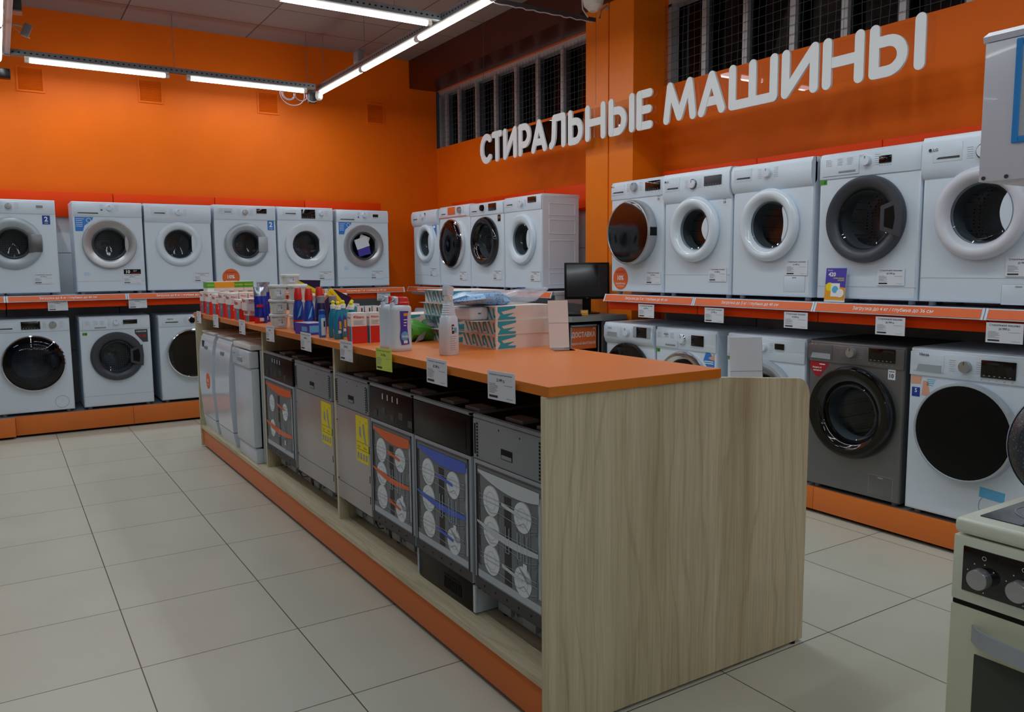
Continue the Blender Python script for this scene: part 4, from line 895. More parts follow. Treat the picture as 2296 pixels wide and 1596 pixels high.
# tags hanging from the shelf rails
for x, pr_, lb in ((0.438, '21 499 р.', 'price tag hanging above the chrome rimmed machine on the back plinth'), (1.088, '24 499 р.', 'price tag hanging above the machine with the bow sticker'), (3.552, '13 499 р.', 'price tag hanging at the corner end of the back wall rail')):
    price_tag((x, 8.185, 1.158), 0, lb, pr_, group='price tags hanging from the shelf rails')
for y, pr_, lb in ((4.366, '14 499 р.', 'price tag hanging above the machine with the brown display'), (3.712, '22 799 р.', 'price tag hanging above the machine with the blue picture sticker'), (3.073, '19 499 р.', 'price tag hanging above the machine behind the card holder'), (2.48, '26 999 р.', 'price tag hanging above the dark grey washing machine'), (1.91, '22 999 р.', 'price tag hanging from the rail, cut by the picture\'s right edge')):
    price_tag((3.93, y, 1.140), -PI / 2, lb, pr_, wd=0.165, ht=0.094, group='price tags hanging from the shelf rails')
# promo card leaning on the machine above the 36 cm rail
t = thing('promo_card', 'small purple and orange promo card reading 420 standing on the shelf edge', 'promo card', (3.962, 2.845, 1.2535), group=None, rot=(math.radians(-5), 0, -PI / 2))
g = G().box(-0.065, 0.065, -0.001, 0.002, 0, 0.19).box(-0.065, 0.065, -0.002, -0.001, 0.012, 0.11, 1).prism([(-0.065, 0.10), (0.065, 0.08), (0.065, 0.19), (-0.065, 0.19)], 'y', -0.0025, -0.001, 2)
g.disc((-0.035, -0.003, 0.085), 0.024, m=4).disc((0.035, -0.004, 0.05), 0.024, m=3).box(-0.025, 0.03, -0.0034, -0.0024, 0.03, 0.105, 3).disc((0.002, -0.0038, 0.07), 0.02, m=5)
g.text('420', -0.025, 0.155, h=0.024, y=-0.003, m=3, bold=0.03).text('Более', -0.038, 0.178, h=0.008, y=-0.003, m=3).text('СТИРАЛЬНЫХ', 0.02, 0.133, w=0.07, y=-0.003, m=4, bold=0.02).text('МАШИН', 0.035, 0.122, w=0.04, y=-0.003, m=4, bold=0.02)
g.build('card', ['paper', 'amber', 'purple', 'print_white', 'yellow', 'sky'], t, smooth=0)

# ---------------------------------------------------------------- display counter
ct = thing('display_counter', 'long oak effect display counter with orange plinth holding the dishwashers', 'counter', (0, 0, 0))
def panel_profile():
    p = [(1.345, 0.012), (2.565, 0.012)]
    r = 0.075
    for k in range(9):
        a = k / 8 * PI / 2; p.append((2.565 - r + r * math.cos(a), 1.045 - r + r * math.sin(a)))
    return p + [(2.13, 1.078), (2.05, 1.082), (1.345, 1.082)]
G().prism(panel_profile(), 'y', 1.932, 1.956).build('end_panel', 'wood_v', ct, smooth=0)
G().box(1.345, 2.05, 6.93, 6.955, 0.012, 1.082).build('far_end_panel', 'wood_v', ct, smooth=0)
for y in (3.872, 5.178): G().box(1.405, 2.03, y, y + 0.026, 0.182, 1.082).build('divider', 'wood_v', ct, smooth=0)
G().box(2.03, 2.05, 1.956, 6.93, 0.012, 1.082).build('back_board', 'wood_v', ct, smooth=0)
G().box(1.347, 2.03, 1.956, 6.93, 0.158, 0.182).build('base_board', 'wood_h', ct, smooth=0)
G().rbox(1.360, 1.378, 1.956, 6.93, 0.022, 0.157, 0.002).build('plinth_board', 'orange_plinth', ct)
G().box(1.40, 2.0, 1.98, 6.9, 0.0, 0.157).build('plinth_core', 'shadow', ct, smooth=0)
for x, y in ((1.40, 1.944), (2.52, 1.944), (1.40, 6.94)): G().cyl((x, y, 0), 0.012, 0.013, 'z', 12).build('foot', 'black', ct)
wt = G().rbox(1.350, 2.075, 1.922, 7.02, 1.0825, 1.1145, 0.0012, seg=1)
wo = wt.build('worktop', ['orange_edge', 'orange_top'], None, smooth=0)
for p in wo.data.polygons:
    if p.normal.z > 0.9: p.material_index = 1
tag(wo, 'orange worktop covered with cleaning products', 'worktop')
# low white cabinet behind the end panel, carrying a card holder
t = thing('low_cabinet', 'low pale cabinet just behind the counter\'s end panel', 'cabinet', (2.30, 2.16, 0))
G().rbox(-0.23, 0.235, -0.19, 0.17, 0.06, 0.90, 0.004).build('body', 'white_matt', t); G().rbox(-0.235, 0.24, -0.2, 0.18, 0.90, 0.92, 0.003).build('top', 'carton', t); G().box(-0.2, 0.2, -0.17, 0.15, 0, 0.06).build('base', 'dark_grey', t, smooth=0)
t = thing('brochure_stack', 'pinkish brochures lying behind the counter\'s end panel', 'brochures', (2.20, 2.20, 0.92))
for k in range(10): G().box(-0.13, 0.10, -0.16, 0.1, k * 0.0123, k * 0.0123 + 0.0115).build('brochure', 'beige_card' if k % 2 else 'paper', t, smooth=0, rot=(0, 0, 0.03 * math.sin(k * 2.1)))
def card_holder(loc, rz, h, w, label, base):
    t = thing('card_holder', label, 'card holder', loc, rz)
    lean = math.radians(-9)
    G().box(-w / 2, w / 2, -0.002, 0.0, 0, h).build('card', 'beige_card' if base else 'paper', t, smooth=0, rot=(lean, 0, 0), loc=(0, 0, 0.003))
    g = G().box(-w / 2 - 0.003, w / 2 + 0.003, 0.0015, 0.0035, 0, h + 0.002)
    g.build('clear_cover', 'acrylic', t, smooth=0, rot=(lean, 0, 0), loc=(0, 0, 0.003))
    G().box(-w / 2, w / 2, -0.0026, -0.0021, h * 0.52, h * 0.525).build('fold', 'grey', t, smooth=0, rot=(lean, 0, 0), loc=(0, 0, 0.003))
    G().box(-w / 2, w / 2, -0.10, 0.01, 0, 0.002).build('clear_foot', 'acrylic', t, smooth=0)
card_holder((2.025, 2.80, 1.1155), math.radians(-22), 0.205, 0.088, 'tilted blank card holder standing on the orange worktop beside the stacked boxes', True)
card_holder((2.385, 2.075, 0.92), math.radians(-30), 0.27, 0.125, 'blank white card holder rising behind the counter\'s end panel', False)

# ---------------------------------------------------------------- dishwashers in the counter (front faces -X)
GD = 'dishwashers lined up in the counter'
def dw_free(y0, y1, x, label, kind):
    w = y1 - y0 - 0.006; t = thing('dishwasher', label, 'dishwasher', (x, (y0 + y1) / 2, 0.182), -PI / 2, GD); h = w / 2; H = 0.79
    if kind < 2:
        G().rbox(-h, h, 0.05, 0.58, 0.0, 0.775, 0.006).build('body', 'white', t)
        G().rbox(-h, h, 0.03, 0.585, 0.777, H, 0.006).build('top_plate', 'white_matt', t)
        prof = [(0.012, 0.11), (-0.005, 0.35), (0.0, 0.60), (0.025, 0.745), (0.05, 0.765), (0.055, 0.11)]
        d = G().prism(prof, 'x', -h, h).build('door', 'white_gloss', t, smooth=60)
        G().prism([(0.03, 0.752), (0.045, 0.772), (0.06, 0.785), (0.06, 0.768), (0.05, 0.766)], 'x', -h, h).build('fascia', 'white', t, smooth=60)
        G().prism([(0.012, 0.104), (0.03, 0.0), (0.055, 0.0), (0.055, 0.104)], 'x', -h, h).build('kick_plate', 'white', t, smooth=60)
        G().rbox(-0.05, 0.05, 0.004, 0.02, 0.655, 0.68, 0.004).build('handle', 'grey', d)
        if kind == 0:
            G().box(-0.145, -0.09, -0.002 + 0.012, 0.02, 0.665, 0.715).build('display', 'graphite', d, smooth=0)
            s = G().lathe([(0.0001, -0.007), (0.062, -0.007), (0.062, 0.0)], (0.09, 0, 0.41), seg=36).text('10%', 0.09, 0.415, h=0.028, y=-0.0076, m=1, bold=0.03).text('РАССРОЧКА', 0.09, 0.382, w=0.08, y=-0.0076, m=1, bold=0.02)
            s.build('instalment_sticker', ['orange_card', 'print_white'], d, smooth=0)
    else:
        G().rbox(-h, h, 0.06, 0.58, 0.0, 0.755, 0.006).build('body', 'white', t)
        G().rbox(-h - 0.002, h + 0.002, 0.0, 0.585, 0.757, H, 0.006).build('top_plate', 'white_matt', t)
        d = G().rbox(-h, h, 0.0, 0.052, 0.11, 0.635, 0.006).build('door', 'white', t)
        G().box(-h + 0.002, h - 0.002, 0.05, 0.06, 0.1, 0.756).build('door_seal', 'black', t, smooth=0)
        g = G().rbox(-h, h, -0.012, 0.052, 0.638, 0.748, 0.008).build('control_panel', 'white_gloss', t)
        G().rbox(-0.06, 0.05, -0.020, -0.010, 0.668, 0.70, 0.006).build('handle', 'satin', g)
        q = G()
        for i in range(4): q.box(-h + 0.03 + i * 0.015, -h + 0.038 + i * 0.015, -0.0135, -0.012, 0.71, 0.716)
        q.build('key_marks', 'ink_soft', g, smooth=0)
        G().rbox(-h + 0.004, h - 0.004, 0.012, 0.06, 0.0, 0.10, 0.006).build('kick_plate', 'white', t)
dw_free(6.445, 6.895, 1.352, 'white freestanding dishwasher with orange sticker at the counter\'s far end', 0)
dw_free(5.885, 6.335, 1.350, 'white freestanding dishwasher between two others, with smooth curved door', 1)
dw_free(5.295, 5.745, 1.355, 'white freestanding dishwasher with square top beside the first built-in one', 2)

def rack_print(w, z0, z1, three, sw):
    # picture printed on the door: plates, racks and ribbons of colour
    mats = ['print_bg', 'print_dark', 'plate_white', 'plate_ring', 'print_line', 'swoosh_' + sw]
    g = G(); h = w / 2; y = -0.0015; H = z1 - z0
    L = lambda k: y - 0.0004 * k
    g.box(-h, h, y, 0, z0, z1, 0)
    g.box(-0.02, 0.025, L(1), y, z0 + H * 0.08, z1 - 0.07, 1)
    for x in (-h * 0.98, h * 0.94): g.box(x - 0.004, x + 0.016, L(1), y, z0 + 0.05, z1 - 0.03, 3 if x > 0 else 1)
    for x in (-0.10, -0.06, 0.06, 0.10, 0.14): g.box(x, x + 0.0015, L(1), y, z0 + 0.06, z1 - 0.08, 1)
    g.box(-h, h, L(1), y, z0 + 0.004, z0 + 0.03, 3)
    def plate(x, z, r):
        g.disc((x + r * 0.12, L(1.5), z + r * 0.12), r * 0.95, m=3); g.disc((x, L(2), z), r, m=2)
        g.lathe([(r * 0.62, 0), (r * 0.58, 0)], (x, L(3), z), seg=28, m=3)
    def tier(z, both=True, dz=0.0, r=0.053):
        plate(-h * 0.53, z, r)
        if both: plate(h * 0.46, z + dz, r * 0.97)
        for k in range(2): g.tube([(-h * 0.9, L(4), z + 0.012 - k * 0.016), (h * 0.9, L(4), z + 0.012 - k * 0.016)], 0.0010, 4, m=4)
        w_ = [(-0.92, 0.035), (-0.9, -0.03), (-0.7, -0.022), (-0.55, -0.042), (-0.25, -0.03), (0.1, -0.036), (0.35, -0.04), (0.5, -0.024), (0.65, -0.044), (0.9, -0.03), (0.92, 0.03)]
        g.tube([(h * x, L(4), z + q) for x, q in w_], 0.0010, 4, m=4)
        for k in range(3): g.tube([(h * (0.68 + 0.07 * k), L(4), z - 0.05 + 0.004 * k), (h * (0.86 + 0.02 * k), L(4), z - 0.05 + 0.006 * k), (h * (0.9 + 0.015 * k), L(4), z + 0.02)], 0.0007, 4, m=4)
    def ribbon(zl, zr, t0, x0=-1.0, x1=0.93):
        n = 12; top = []; bot = []
        for k in range(n + 1):
            s = k / n; x = h * (x0 + (x1 - x0) * s); zc = zl + (zr - zl) * s - 0.012 * math.sin(PI * s); th = t0 * math.sin(PI * min(1, 0.06 + s * 0.8)) ** 0.7
            top.append((x, zc + th * 0.3)); bot.append((x, zc - th * 0.7))
        for k in range(n):
            g.prism([top[k], top[k + 1], bot[k + 1], bot[k]], 'y', L(6), L(5), 5)
    def stick(z, dx=0.0):
        g.prism([(-0.035 + dx, z + 0.010), (h * 0.45, z - 0.006), (h * 0.45, z - 0.018), (-0.035 + dx, z - 0.002)], 'y', L(6), L(5), 5)
    def glasses(z):
        for x in (0.0, 0.075, 0.11):
            g.tube([(x - 0.012, L(4), z + 0.05), (x - 0.010, L(4), z - 0.04), (x + 0.010, L(4), z - 0.04), (x + 0.012, L(4), z + 0.05)], 0.0018, 4, m=3)
        g.box(0.098, 0.12, L(5), L(4), z - 0.075, z - 0.045, 2)
        for k in range(4): g.tube([(0.04 + 0.012 * k, L(4), z - 0.05 - 0.006 * k), (0.12, L(4), z - 0.09 - 0.006 * k), (h * 0.85, L(4), z - 0.10 + 0.004 * k), (h * 0.94, L(4), z - 0.01)], 0.0008, 4, m=4)
    # curved band under the top edge
    n = 12
    P = [(-h * 0.96 + (h * 1.92) * k / n, z1 - 0.012) for k in range(n + 1)]
    Q = [(-h * 0.96 + (h * 1.92) * k / n, z1 - 0.014 - 0.048 * math.sin(PI * min(1, 0.02 + k / n * 0.75)) ** 0.8) for k in range(n + 1)]
    for k in range(n): g.prism([P[k], P[k + 1], Q[k + 1], Q[k]], 'y', L(6), L(5), 5)
    if three:
        tier(z1 - 0.110, True, -0.008); stick(z1 - 0.106); tier(z1 - 0.218, False); glasses(z1 - 0.225); ribbon(z1 - 0.200, z1 - 0.218, 0.026); tier(z0 + 0.088, True, -0.012); stick(z0 + 0.090)
    else:
        tier(z1 - 0.135, True, -0.02); stick(z1 - 0.13); tier(z0 + 0.12, False); glasses(z0 + 0.13); ribbon(z0 + 0.15, z0 + 0.13, 0.034)
    return g, mats
def dw_built(y0, y1, label, kind, three=True, sw='orange'):
    w = y1 - y0 - 0.008; h = w / 2
    t = thing('dishwasher', label, 'dishwasher', (1.40, (y0 + y1) / 2, 0.182), -PI / 2, GD)
    Z0, ZD, Z1 = 0.128, 0.605, 0.765
    G().box(-h, h, 0.03, 0.55, 0.10, Z1 - 0.012).build('body', 'dark_grey' if kind != 'black' else 'black', t, smooth=0)
    G().box(-h + 0.004, h - 0.004, 0.02, 0.56, Z1 - 0.012, Z1 - 0.004).build('top_cover', 'black', t, smooth=0)
    tr = G().box(-h, h, 0.0, 0.018, Z1 - 0.010, Z1 + 0.002).box(h - 0.012, h, 0.0, 0.56, Z1 - 0.008, Z1)
    for x in (-h * 0.4, h * 0.45): tr.rbox(x, x + 0.11, 0.05, 0.12, Z1 - 0.006, Z1 + 0.006, 0.002)
    tr.build('top_rails', 'zinc', t, smooth=0)
    # kick area: metal tray, feet, brackets
    k = G().box(-h + 0.02, h - 0.02, 0.09, 0.54, 0.02, 0.10).rbox(-h + 0.03, -h + 0.12, 0.075, 0.10, 0.03, 0.09, 0.004).rbox(-0.02, 0.06, 0.07, 0.10, 0.035, 0.095, 0.004)
    if kind == 'blackkick': k = G()
    for q in range(5): k.cyl((-h + 0.06 + q * w * 0.2, 0.086, 0.05), 0.007, -0.008, 'y', 8)
    k.build('base_tray', 'zinc', t, smooth=30)
    for x in (-h + 0.03, h - 0.03):
        G().cyl((x, 0.12, 0), 0.016, 0.03, 'z', 12).cyl((x, 0.5, 0), 0.016, 0.03, 'z', 12).build('foot', 'black', t)
    G().tube([(h * 0.3, 0.072, 0.095), (h * 0.5, 0.066, 0.06), (h * 0.62, 0.07, 0.04), (h * 0.8, 0.075, 0.05)], 0.003, 6).build('hose_wire', 'black', t)
    if kind == 'blackkick':
        kp = G().rbox(-h - 0.01, h - 0.02, 0.015, 0.045, 0.005, 0.118, 0.003).build('kick_plate', 'black', t)
        q = G()
        for i in range(11): q.box(-0.02 + i * 0.013, -0.012 + i * 0.013, 0.0125, 0.0155, 0.03, 0.075)
        for i in range(3): q.box(-0.02 + i * 0.045, 0.018 + i * 0.045, 0.0125, 0.0155, 0.082, 0.087)
        q.build('vent', 'shadow', kp, smooth=0)
        G().box(h - 0.018, h - 0.015, 0.02, 0.13, 0.004, 0.12).box(h - 0.02, h - 0.006, 0.012, 0.02, 0.01, 0.115).build('bracket', 'white', t, smooth=0)
        G().box(-h - 0.02, -h - 0.014, 0.012, 0.03, 0.01, 0.118).build('bracket', 'white', t, smooth=0)
    # door
    if kind == 'plain':
        d = G().rbox(-h, h, 0.0, 0.03, Z0, ZD, 0.003).build('door', 'steel', t)
        g = G()
        for z in (Z0 + 0.06, Z0 + 0.16, Z0 + 0.30): g.box(h - 0.012, h - 0.006, -0.001, 0.001, z, z + 0.035)
        g.cyl((-h + 0.01, 0.0, Z0 + 0.1), 0.004, -0.002, 'y', 8).cyl((-h + 0.01, 0, Z0 + 0.4), 0.003, -0.002, 'y', 8); g.box(-h, h, -0.0006, 0.001, Z0 + 0.09, Z0 + 0.0912)
        g.build('slot_shade', 'shadow', d, smooth=0)  # near-black pieces put the shade of slots and holes onto the door
        x0, x1, za, zb = h - 0.165, h - 0.015, ZD - 0.235, ZD - 0.015
        s = G().box(x0, x1, -0.0015, 0, za, zb).text('!', x0 + 0.055, zb - 0.03, h=0.02, y=-0.002, m=1).text('click', x1 - 0.02, zb - 0.02, h=0.006, y=-0.002, m=1)
        s.prism([(x0 + 0.04, zb - 0.05), (x0 + 0.06, zb - 0.05), (x0 + 0.066, zb - 0.10), (x0 + 0.04, zb - 0.09)], 'y', -0.0022, -0.0015, 2).prism([(x0 + 0.085, zb - 0.035), (x0 + 0.10, zb - 0.03), (x0 + 0.115, zb - 0.09), (x0 + 0.13, zb - 0.13), (x0 + 0.11, zb - 0.12), (x0 + 0.09, zb - 0.08)], 'y', -0.0022, -0.0015, 2)
        s.box(x0 + 0.008, x1 - 0.005, -0.002, -0.0015, zb - 0.125, zb - 0.1235, 1).text('5x 5x', x0 + 0.035, zb - 0.145, h=0.010, y=-0.002, m=1).text('30 sec', x1 - 0.04, zb - 0.145, h=0.010, y=-0.002, m=1).box(x0 + 0.008, x1 - 0.005, -0.002, -0.0015, zb - 0.160, zb - 0.1585, 1)
        for i in range(4): s.rbox(x0 + 0.014 + i * 0.034, x0 + 0.034 + i * 0.034, -0.0022, -0.0012, za + 0.014, za + 0.044, 0.0004, 2, 1)
        s.build('yellow_sticker', ['yellow', 'ink', 'ink_soft'], d, smooth=0)
    else:
        d = G().rbox(-h, h, 0.0, 0.03, Z0, ZD, 0.003).build('door', 'satin', t)
        g, mats = rack_print(w - 0.05, Z0 + 0.045, ZD - 0.02, three, sw); g.build('door_print', mats, d, smooth=0)
        G().box(-h + 0.002, h - 0.002, -0.001, 0, Z0 + 0.002, Z0 + 0.042).build('lower_band', 'dark_grey', d, smooth=0)
        fr = G()
        a, b, c_, e = -h + 0.018, h - 0.018, Z0 + 0.043, ZD - 0.014
        for bx in ((a, a + 0.005, c_, e), (b - 0.005, b, c_, e), (a, b, e - 0.005, e)): fr.box(bx[0], bx[1], -0.004, 0, bx[2], bx[3])
        fr.build('door_trim', 'graphite', d, smooth=0)
        q = G()
        for i in range(5): q.cyl((-h * 0.7 + i * h * 0.33, 0, Z0 + 0.022), 0.004, -0.002, 'y', 8)
        q.build('hole_shade', 'shadow', d, smooth=0)  # near-black discs stand for the shade inside the screw holes
    # control section
    if kind in ('gloss', 'black', 'blackkick'):
        cm = 'black'
        c = G().rbox(-h, h, -0.002, 0.03, ZD + 0.003, Z1 - 0.012, 0.003).build('control_panel', cm, t)
        if kind == 'gloss':
            q = G()
            for i in range(4): q.box(-h * 0.35 + i * 0.052, -h * 0.35 + i * 0.052 + 0.006, -0.0035, -0.002, Z1 - 0.055, Z1 - 0.030)
            q.build('key_marks', 'print_white', c, smooth=0)
            q = G()
            for i in range(5): q.box(-h * 0.8 + i * 0.09, -h * 0.8 + i * 0.09 + 0.04, -0.003, -0.0018, ZD + 0.02 + 0.02 * (i % 2), ZD + 0.05 + 0.02 * (i % 2))
            q.build('cover_ribs', 'dark_grey', c, smooth=0)  # raised grey ribs on the panel cover
        else:
            G().rbox(-h + 0.03, h - 0.03, -0.004, 0.0, ZD + 0.02, Z1 - 0.03, 0.002).build('inset_plate', 'black', c)
    else:
        c = G().rbox(-h, h, -0.002, 0.03, ZD + 0.003, Z1 - 0.012, 0.003).build('control_panel', 'zinc', t)
        q = G().box(-0.035, 0.035, -0.0035, -0.0018, ZD + 0.035, ZD + 0.07)
        for s in (-1, 1):
            for i in range(11): q.box(s * (h - 0.03) - 0.004, s * (h - 0.03) + 0.004, -0.0035, -0.0018, ZD + 0.012 + i * 0.0115, ZD + 0.019 + i * 0.0115)
            q.box(s * (h - 0.014) - 0.004, s * (h - 0.014) + 0.004, -0.0032, -0.0018, ZD + 0.02, Z1 - 0.03)
        q.cyl((-0.05, -0.002, Z1 - 0.03), 0.003, -0.001, 'y', 8).cyl((0.08, -0.002, Z1 - 0.035), 0.003, -0.001, 'y', 8)
        q.build('openings', 'shadow', c, smooth=0)
        G().rbox(-0.032, 0.032, -0.0042, -0.003, ZD + 0.037, ZD + 0.05, 0.0005).build('latch', 'zinc', c)
dw_built(4.555, 5.155, 'built-in dishwasher with orange two-rack door picture beside the white ones', 'gloss', False)
dw_built(3.915, 4.515, 'steel built-in dishwasher with yellow sticker, the farther of the two', 'plain')
dw_built(3.425, 3.865, 'steel built-in dishwasher with yellow sticker, the nearer of the two', 'plain')
dw_built(2.960, 3.415, 'built-in dishwasher with orange three-rack door picture under the lime tag', 'gloss')
dw_built(2.478, 2.955, 'built-in dishwasher with blue ribbons in its door picture', 'blackkick', True, 'blue')
dw_built(2.005, 2.465, 'built-in dishwasher with white ribbons in its door picture beside the end panel', 'metal', True, 'white')

# ---------------------------------------------------------------- price tags on the worktop's front edge
GT = 'price tags hanging on the worktop edge'
for y, w, c, pr_, lb in ((6.755, 0.15, 'paper', '', 'price tag at the far end of the worktop edge under the first boxes'), (6.17, 0.16, 'paper', '', 'price tag on the worktop edge above the middle white dishwasher'),
                         (5.41, 0.15, 'paper', '', 'price tag on the worktop edge under the stacked red and white cartons'), (4.765, 0.16, 'paper', '', 'price tag on the worktop edge under the plastic tubs'),
                         (4.11, 0.165, 'paper', '16 899 р.', 'price tag on the worktop edge under the purple box'), (3.53, 0.155, 'paper', '22 999 р.', 'price tag on the worktop edge under the two descaler cartons'),
                         (3.10, 0.16, 'lime', '24 199 р.', 'lime green price tag on the worktop edge'), (2.62, 0.16, 'paper', '22 289 р.', 'white price tag reading 22 289 below the spray bottle'), (2.17, 0.165, 'paper', '22 499 р.', 'white price tag reading 22 499 nearest the end panel')):
    price_tag((1.340, y, 1.087), -PI / 2, lb, pr_ or '14 999 р.', wd=w, ht=0.094, colour=c, group=GT, lines=6, tilt=0, spin=math.radians(random.uniform(-1.5, 1.5)))

# ---------------------------------------------------------------- goods on the worktop
ZT = 1.1145
def carton(name, x, y, w, d, h, label, kind, rz=0.0, z=ZT, group='boxed cleaning products'):
    # x, y: corner nearest the viewer and the aisle
    t = thing(name, label, 'box', (x, y, z), rz, group)
    e = 0.0006
    if kind in ('red', 'redwhite', 'white', 'grey'):
        G().rbox(0, w, 0, d, 0, h, 0.0015, seg=1).build('carton', 'carton', t)
        g = G(); f = 0.56 if kind in ('red', 'redwhite') else 0.0
        if f:
            g.box(0.003 if kind == 'redwhite' else w * 0.0, w, -e, 0, 0.0, h * f, 0)
            g.box(-e, 0, 0.0, d * 0.5, 0.0, h * f, 1).box(-e, 0, d * 0.5, d, 0.0, h * f, 0)
            g.box(w * 0.35, w * 0.62, -2 * e, 0, h * (f - 0.24), h * (f - 0.06), 2) if kind == 'red' else None
        g.text('Filtero', w * 0.52, h * 0.86, w=w * 0.62, y=-2 * e, m=3, bold=0.02).box(w * 0.15, w * 0.2, -2 * e, 0, h * 0.845, h * 0.885, 3)
        for i in range(4): g.box(w * 0.15, w * (0.85 - 0.07 * (i % 3)), -2 * e, 0, h * (0.74 - 0.04 * i), h * (0.748 - 0.04 * i), 4)
        T = Matrix(((0, 1, 0, 0), (-1, 0, 0, 0), (0, 0, 1, 0), (0, 0, 0, 1)))
        g.text('Filtero', -d * 0.5, h * 0.84, w=d * 0.7, y=-2 * e, m=3, bold=0.02, T=T)
        if kind == 'red': g.text('7·1', -d * 0.28, h * 0.40, h=h * 0.12, y=-2 * e, m=2, bold=0.03, T=T).text('7·1', w * 0.48, h * 0.42, h=h * 0.10, y=-2.6 * e, m=3, bold=0.03)
        g.build('printing', ['red', 'teal', 'print_white', 'red', 'ink_soft'], t, smooth=0)
    elif kind in ('green', 'yellow'):
        G().rbox(0, w, 0, d, 0, h, 0.0015, seg=1).build('carton', 'carton', t)
        g = G().box(0, w, -e, 0, h * 0.35, h * 0.98, 0).box(-e, 0, 0, d, h * 0.35, h * 0.98, 0)
        if kind == 'green': g.text('MEGA BOX', w * 0.5, h * 0.66, w=w * 0.9, y=-2 * e, m=1, bold=0.03)
        g.build('printing', ['green' if kind == 'green' else 'amber', 'yellow'], t, smooth=0)
    elif kind == 'teal':
        G().rbox(0, w, 0, d, 0, h, 0.001, seg=1).build('carton', 'teal_box', t)
        G().box(0, w, -e, 0, h * 0.7, h, 0).box(w * 0.6, w * 0.8, -2 * e, 0, h * 0.66, h * 0.9, 1).build('printing', ['carton', 'ink'], t, smooth=0)
    elif kind == 'purple':
        G().rbox(0, w, 0, d, 0, h, 0.0015, seg=1).build('carton', 'purple', t)
        G().box(w * 0.06, w * 0.95, -e, 0, h * 0.2, h * 0.8, 0).box(-e, 0, d * 0.1, d * 0.5, h * 0.3, h * 0.7, 0).box(0, w, 0, d, h, h + e, 1).build('printing', ['sky', 'lilac'], t, smooth=0)
    return t
GF = 'red and white cartons along the worktop edge'
for i, (x, y, w, d, h, lb) in enumerate(((1.385, 6.80, 0.070, 0.12, 0.175, 'red and white tablet carton, farthest along the worktop edge'), (1.365, 6.50, 0.078, 0.13, 0.182, 'red and white tablet carton, second from the worktop\'s far end'),
        (1.37, 6.30, 0.050, 0.12, 0.165, 'narrow red and white carton, third from the worktop\'s far end'), (1.372, 6.08, 0.070, 0.13, 0.185, 'red and white tablet carton, fourth from the worktop\'s far end'),
        (1.378, 5.88, 0.062, 0.13, 0.180, 'red and white tablet carton, fifth from the worktop\'s far end'), (1.385, 5.66, 0.085, 0.14, 0.142, 'short red and white tablet carton nearest the blue pouches'))):
    carton('tablet_carton', x, y, w, d, h, lb, 'red', group=GF)
carton('tablet_carton', 1.405, 5.50, 0.085, 0.12, 0.072, 'lower red carton of the pair stacked beside the pouches', 'redwhite', group=GF)
carton('tablet_carton', 1.395, 5.50, 0.092, 0.12, 0.080, 'upper white carton of the pair stacked beside the pouches', 'white', z=ZT + 0.0725, group=GF)
for i in range(4):
    carton('descaler_carton', 1.47 + i * 0.064, 6.25 - i * 0.02, 0.060, 0.14, 0.175, 'white carton of the back row, %s' % ('behind the edge row at the far end', 'second towards the pouches', 'third towards the pouches', 'beside the blue pouches')[i], 'white', group='white cartons of the back row')
for i, (x, kd, lb) in enumerate(((1.385, 'green', 'faded green carton lying on top at the far end'), (1.445, 'yellow', 'yellow carton lying on top, the farther one'), (1.525, 'yellow', 'yellow carton lying on top, beside the green ones'), (1.60, 'green', 'green mega box carton lying on top, left of two'), (1.685, 'green', 'green mega box carton lying on top beside the pouches'))):
    carton('mega_carton', x, 6.62 + 0.02 * i, 0.078 if i else 0.055, 0.14, 0.075, lb, kd, z=ZT + 0.178, group='green and yellow cartons on top')
for i in range(5):
    carton('tall_carton', 1.41 + i * 0.078, 6.64 + 0.02 * i, 0.072, 0.12, 0.177, 'white carton supporting the %s upper carton' % ('first', 'second', 'third', 'fourth', 'fifth')[i], 'white', group='white cartons under the upper row')
for x, w, lb in ((1.380, 0.078, 'descaler carton standing before the dish liquid bottles, left of two'), (1.47, 0.056, 'descaler carton before the dish liquid bottles, right of two')):
    carton('descaler_carton', x, 3.565 if w > 0.06 else 3.56, w, 0.05, 0.145, lb, 'redwhite', group='red and white descaler cartons')
carton('tablet_box', 1.375, 4.17, 0.105, 0.16, 0.062, 'purple box lying on the worktop in front of the salt tubs', 'purple', rz=math.radians(8), group='purple boxes')
for k, (x, y) in enumerate([(1.955 + 0.0 * i, 4.72 + 0.09 * i) for i in range(1)] + [(1.90 + 0.052 * i, 4.80) for i in range(3)] + [(1.84 + 0.05 * i, 5.10) for i in range(4)]):
    if k == 0: continue
    carton('teal_carton', x, y, 0.046, 0.07, 0.112 if k < 4 else 0.115, 'small teal carton, %s row, %s from the aisle' % ('nearer' if k < 4 else 'farther', ('first', 'second', 'third', 'fourth')[(k - 1) if k < 4 else k - 4]), 'teal', group='teal cartons behind the salt bottles')
for i in range(3):
    carton('teal_carton', 1.85 + 0.055 * i, 5.30, 0.050, 0.07, 0.165 - 0.02 * (i == 2), 'taller teal carton behind the teal rows, %s from the aisle' % ('first', 'second', 'third')[i], 'teal', group='tall teal cartons')
tag(G().rbox(0, 0.07, 0, 0.10, 0, 0.022, 0.002).build('paper_stack', 'paper', loc=(1.98, 4.58, ZT)), 'small stack of white papers beside the teal cartons', 'paper stack')

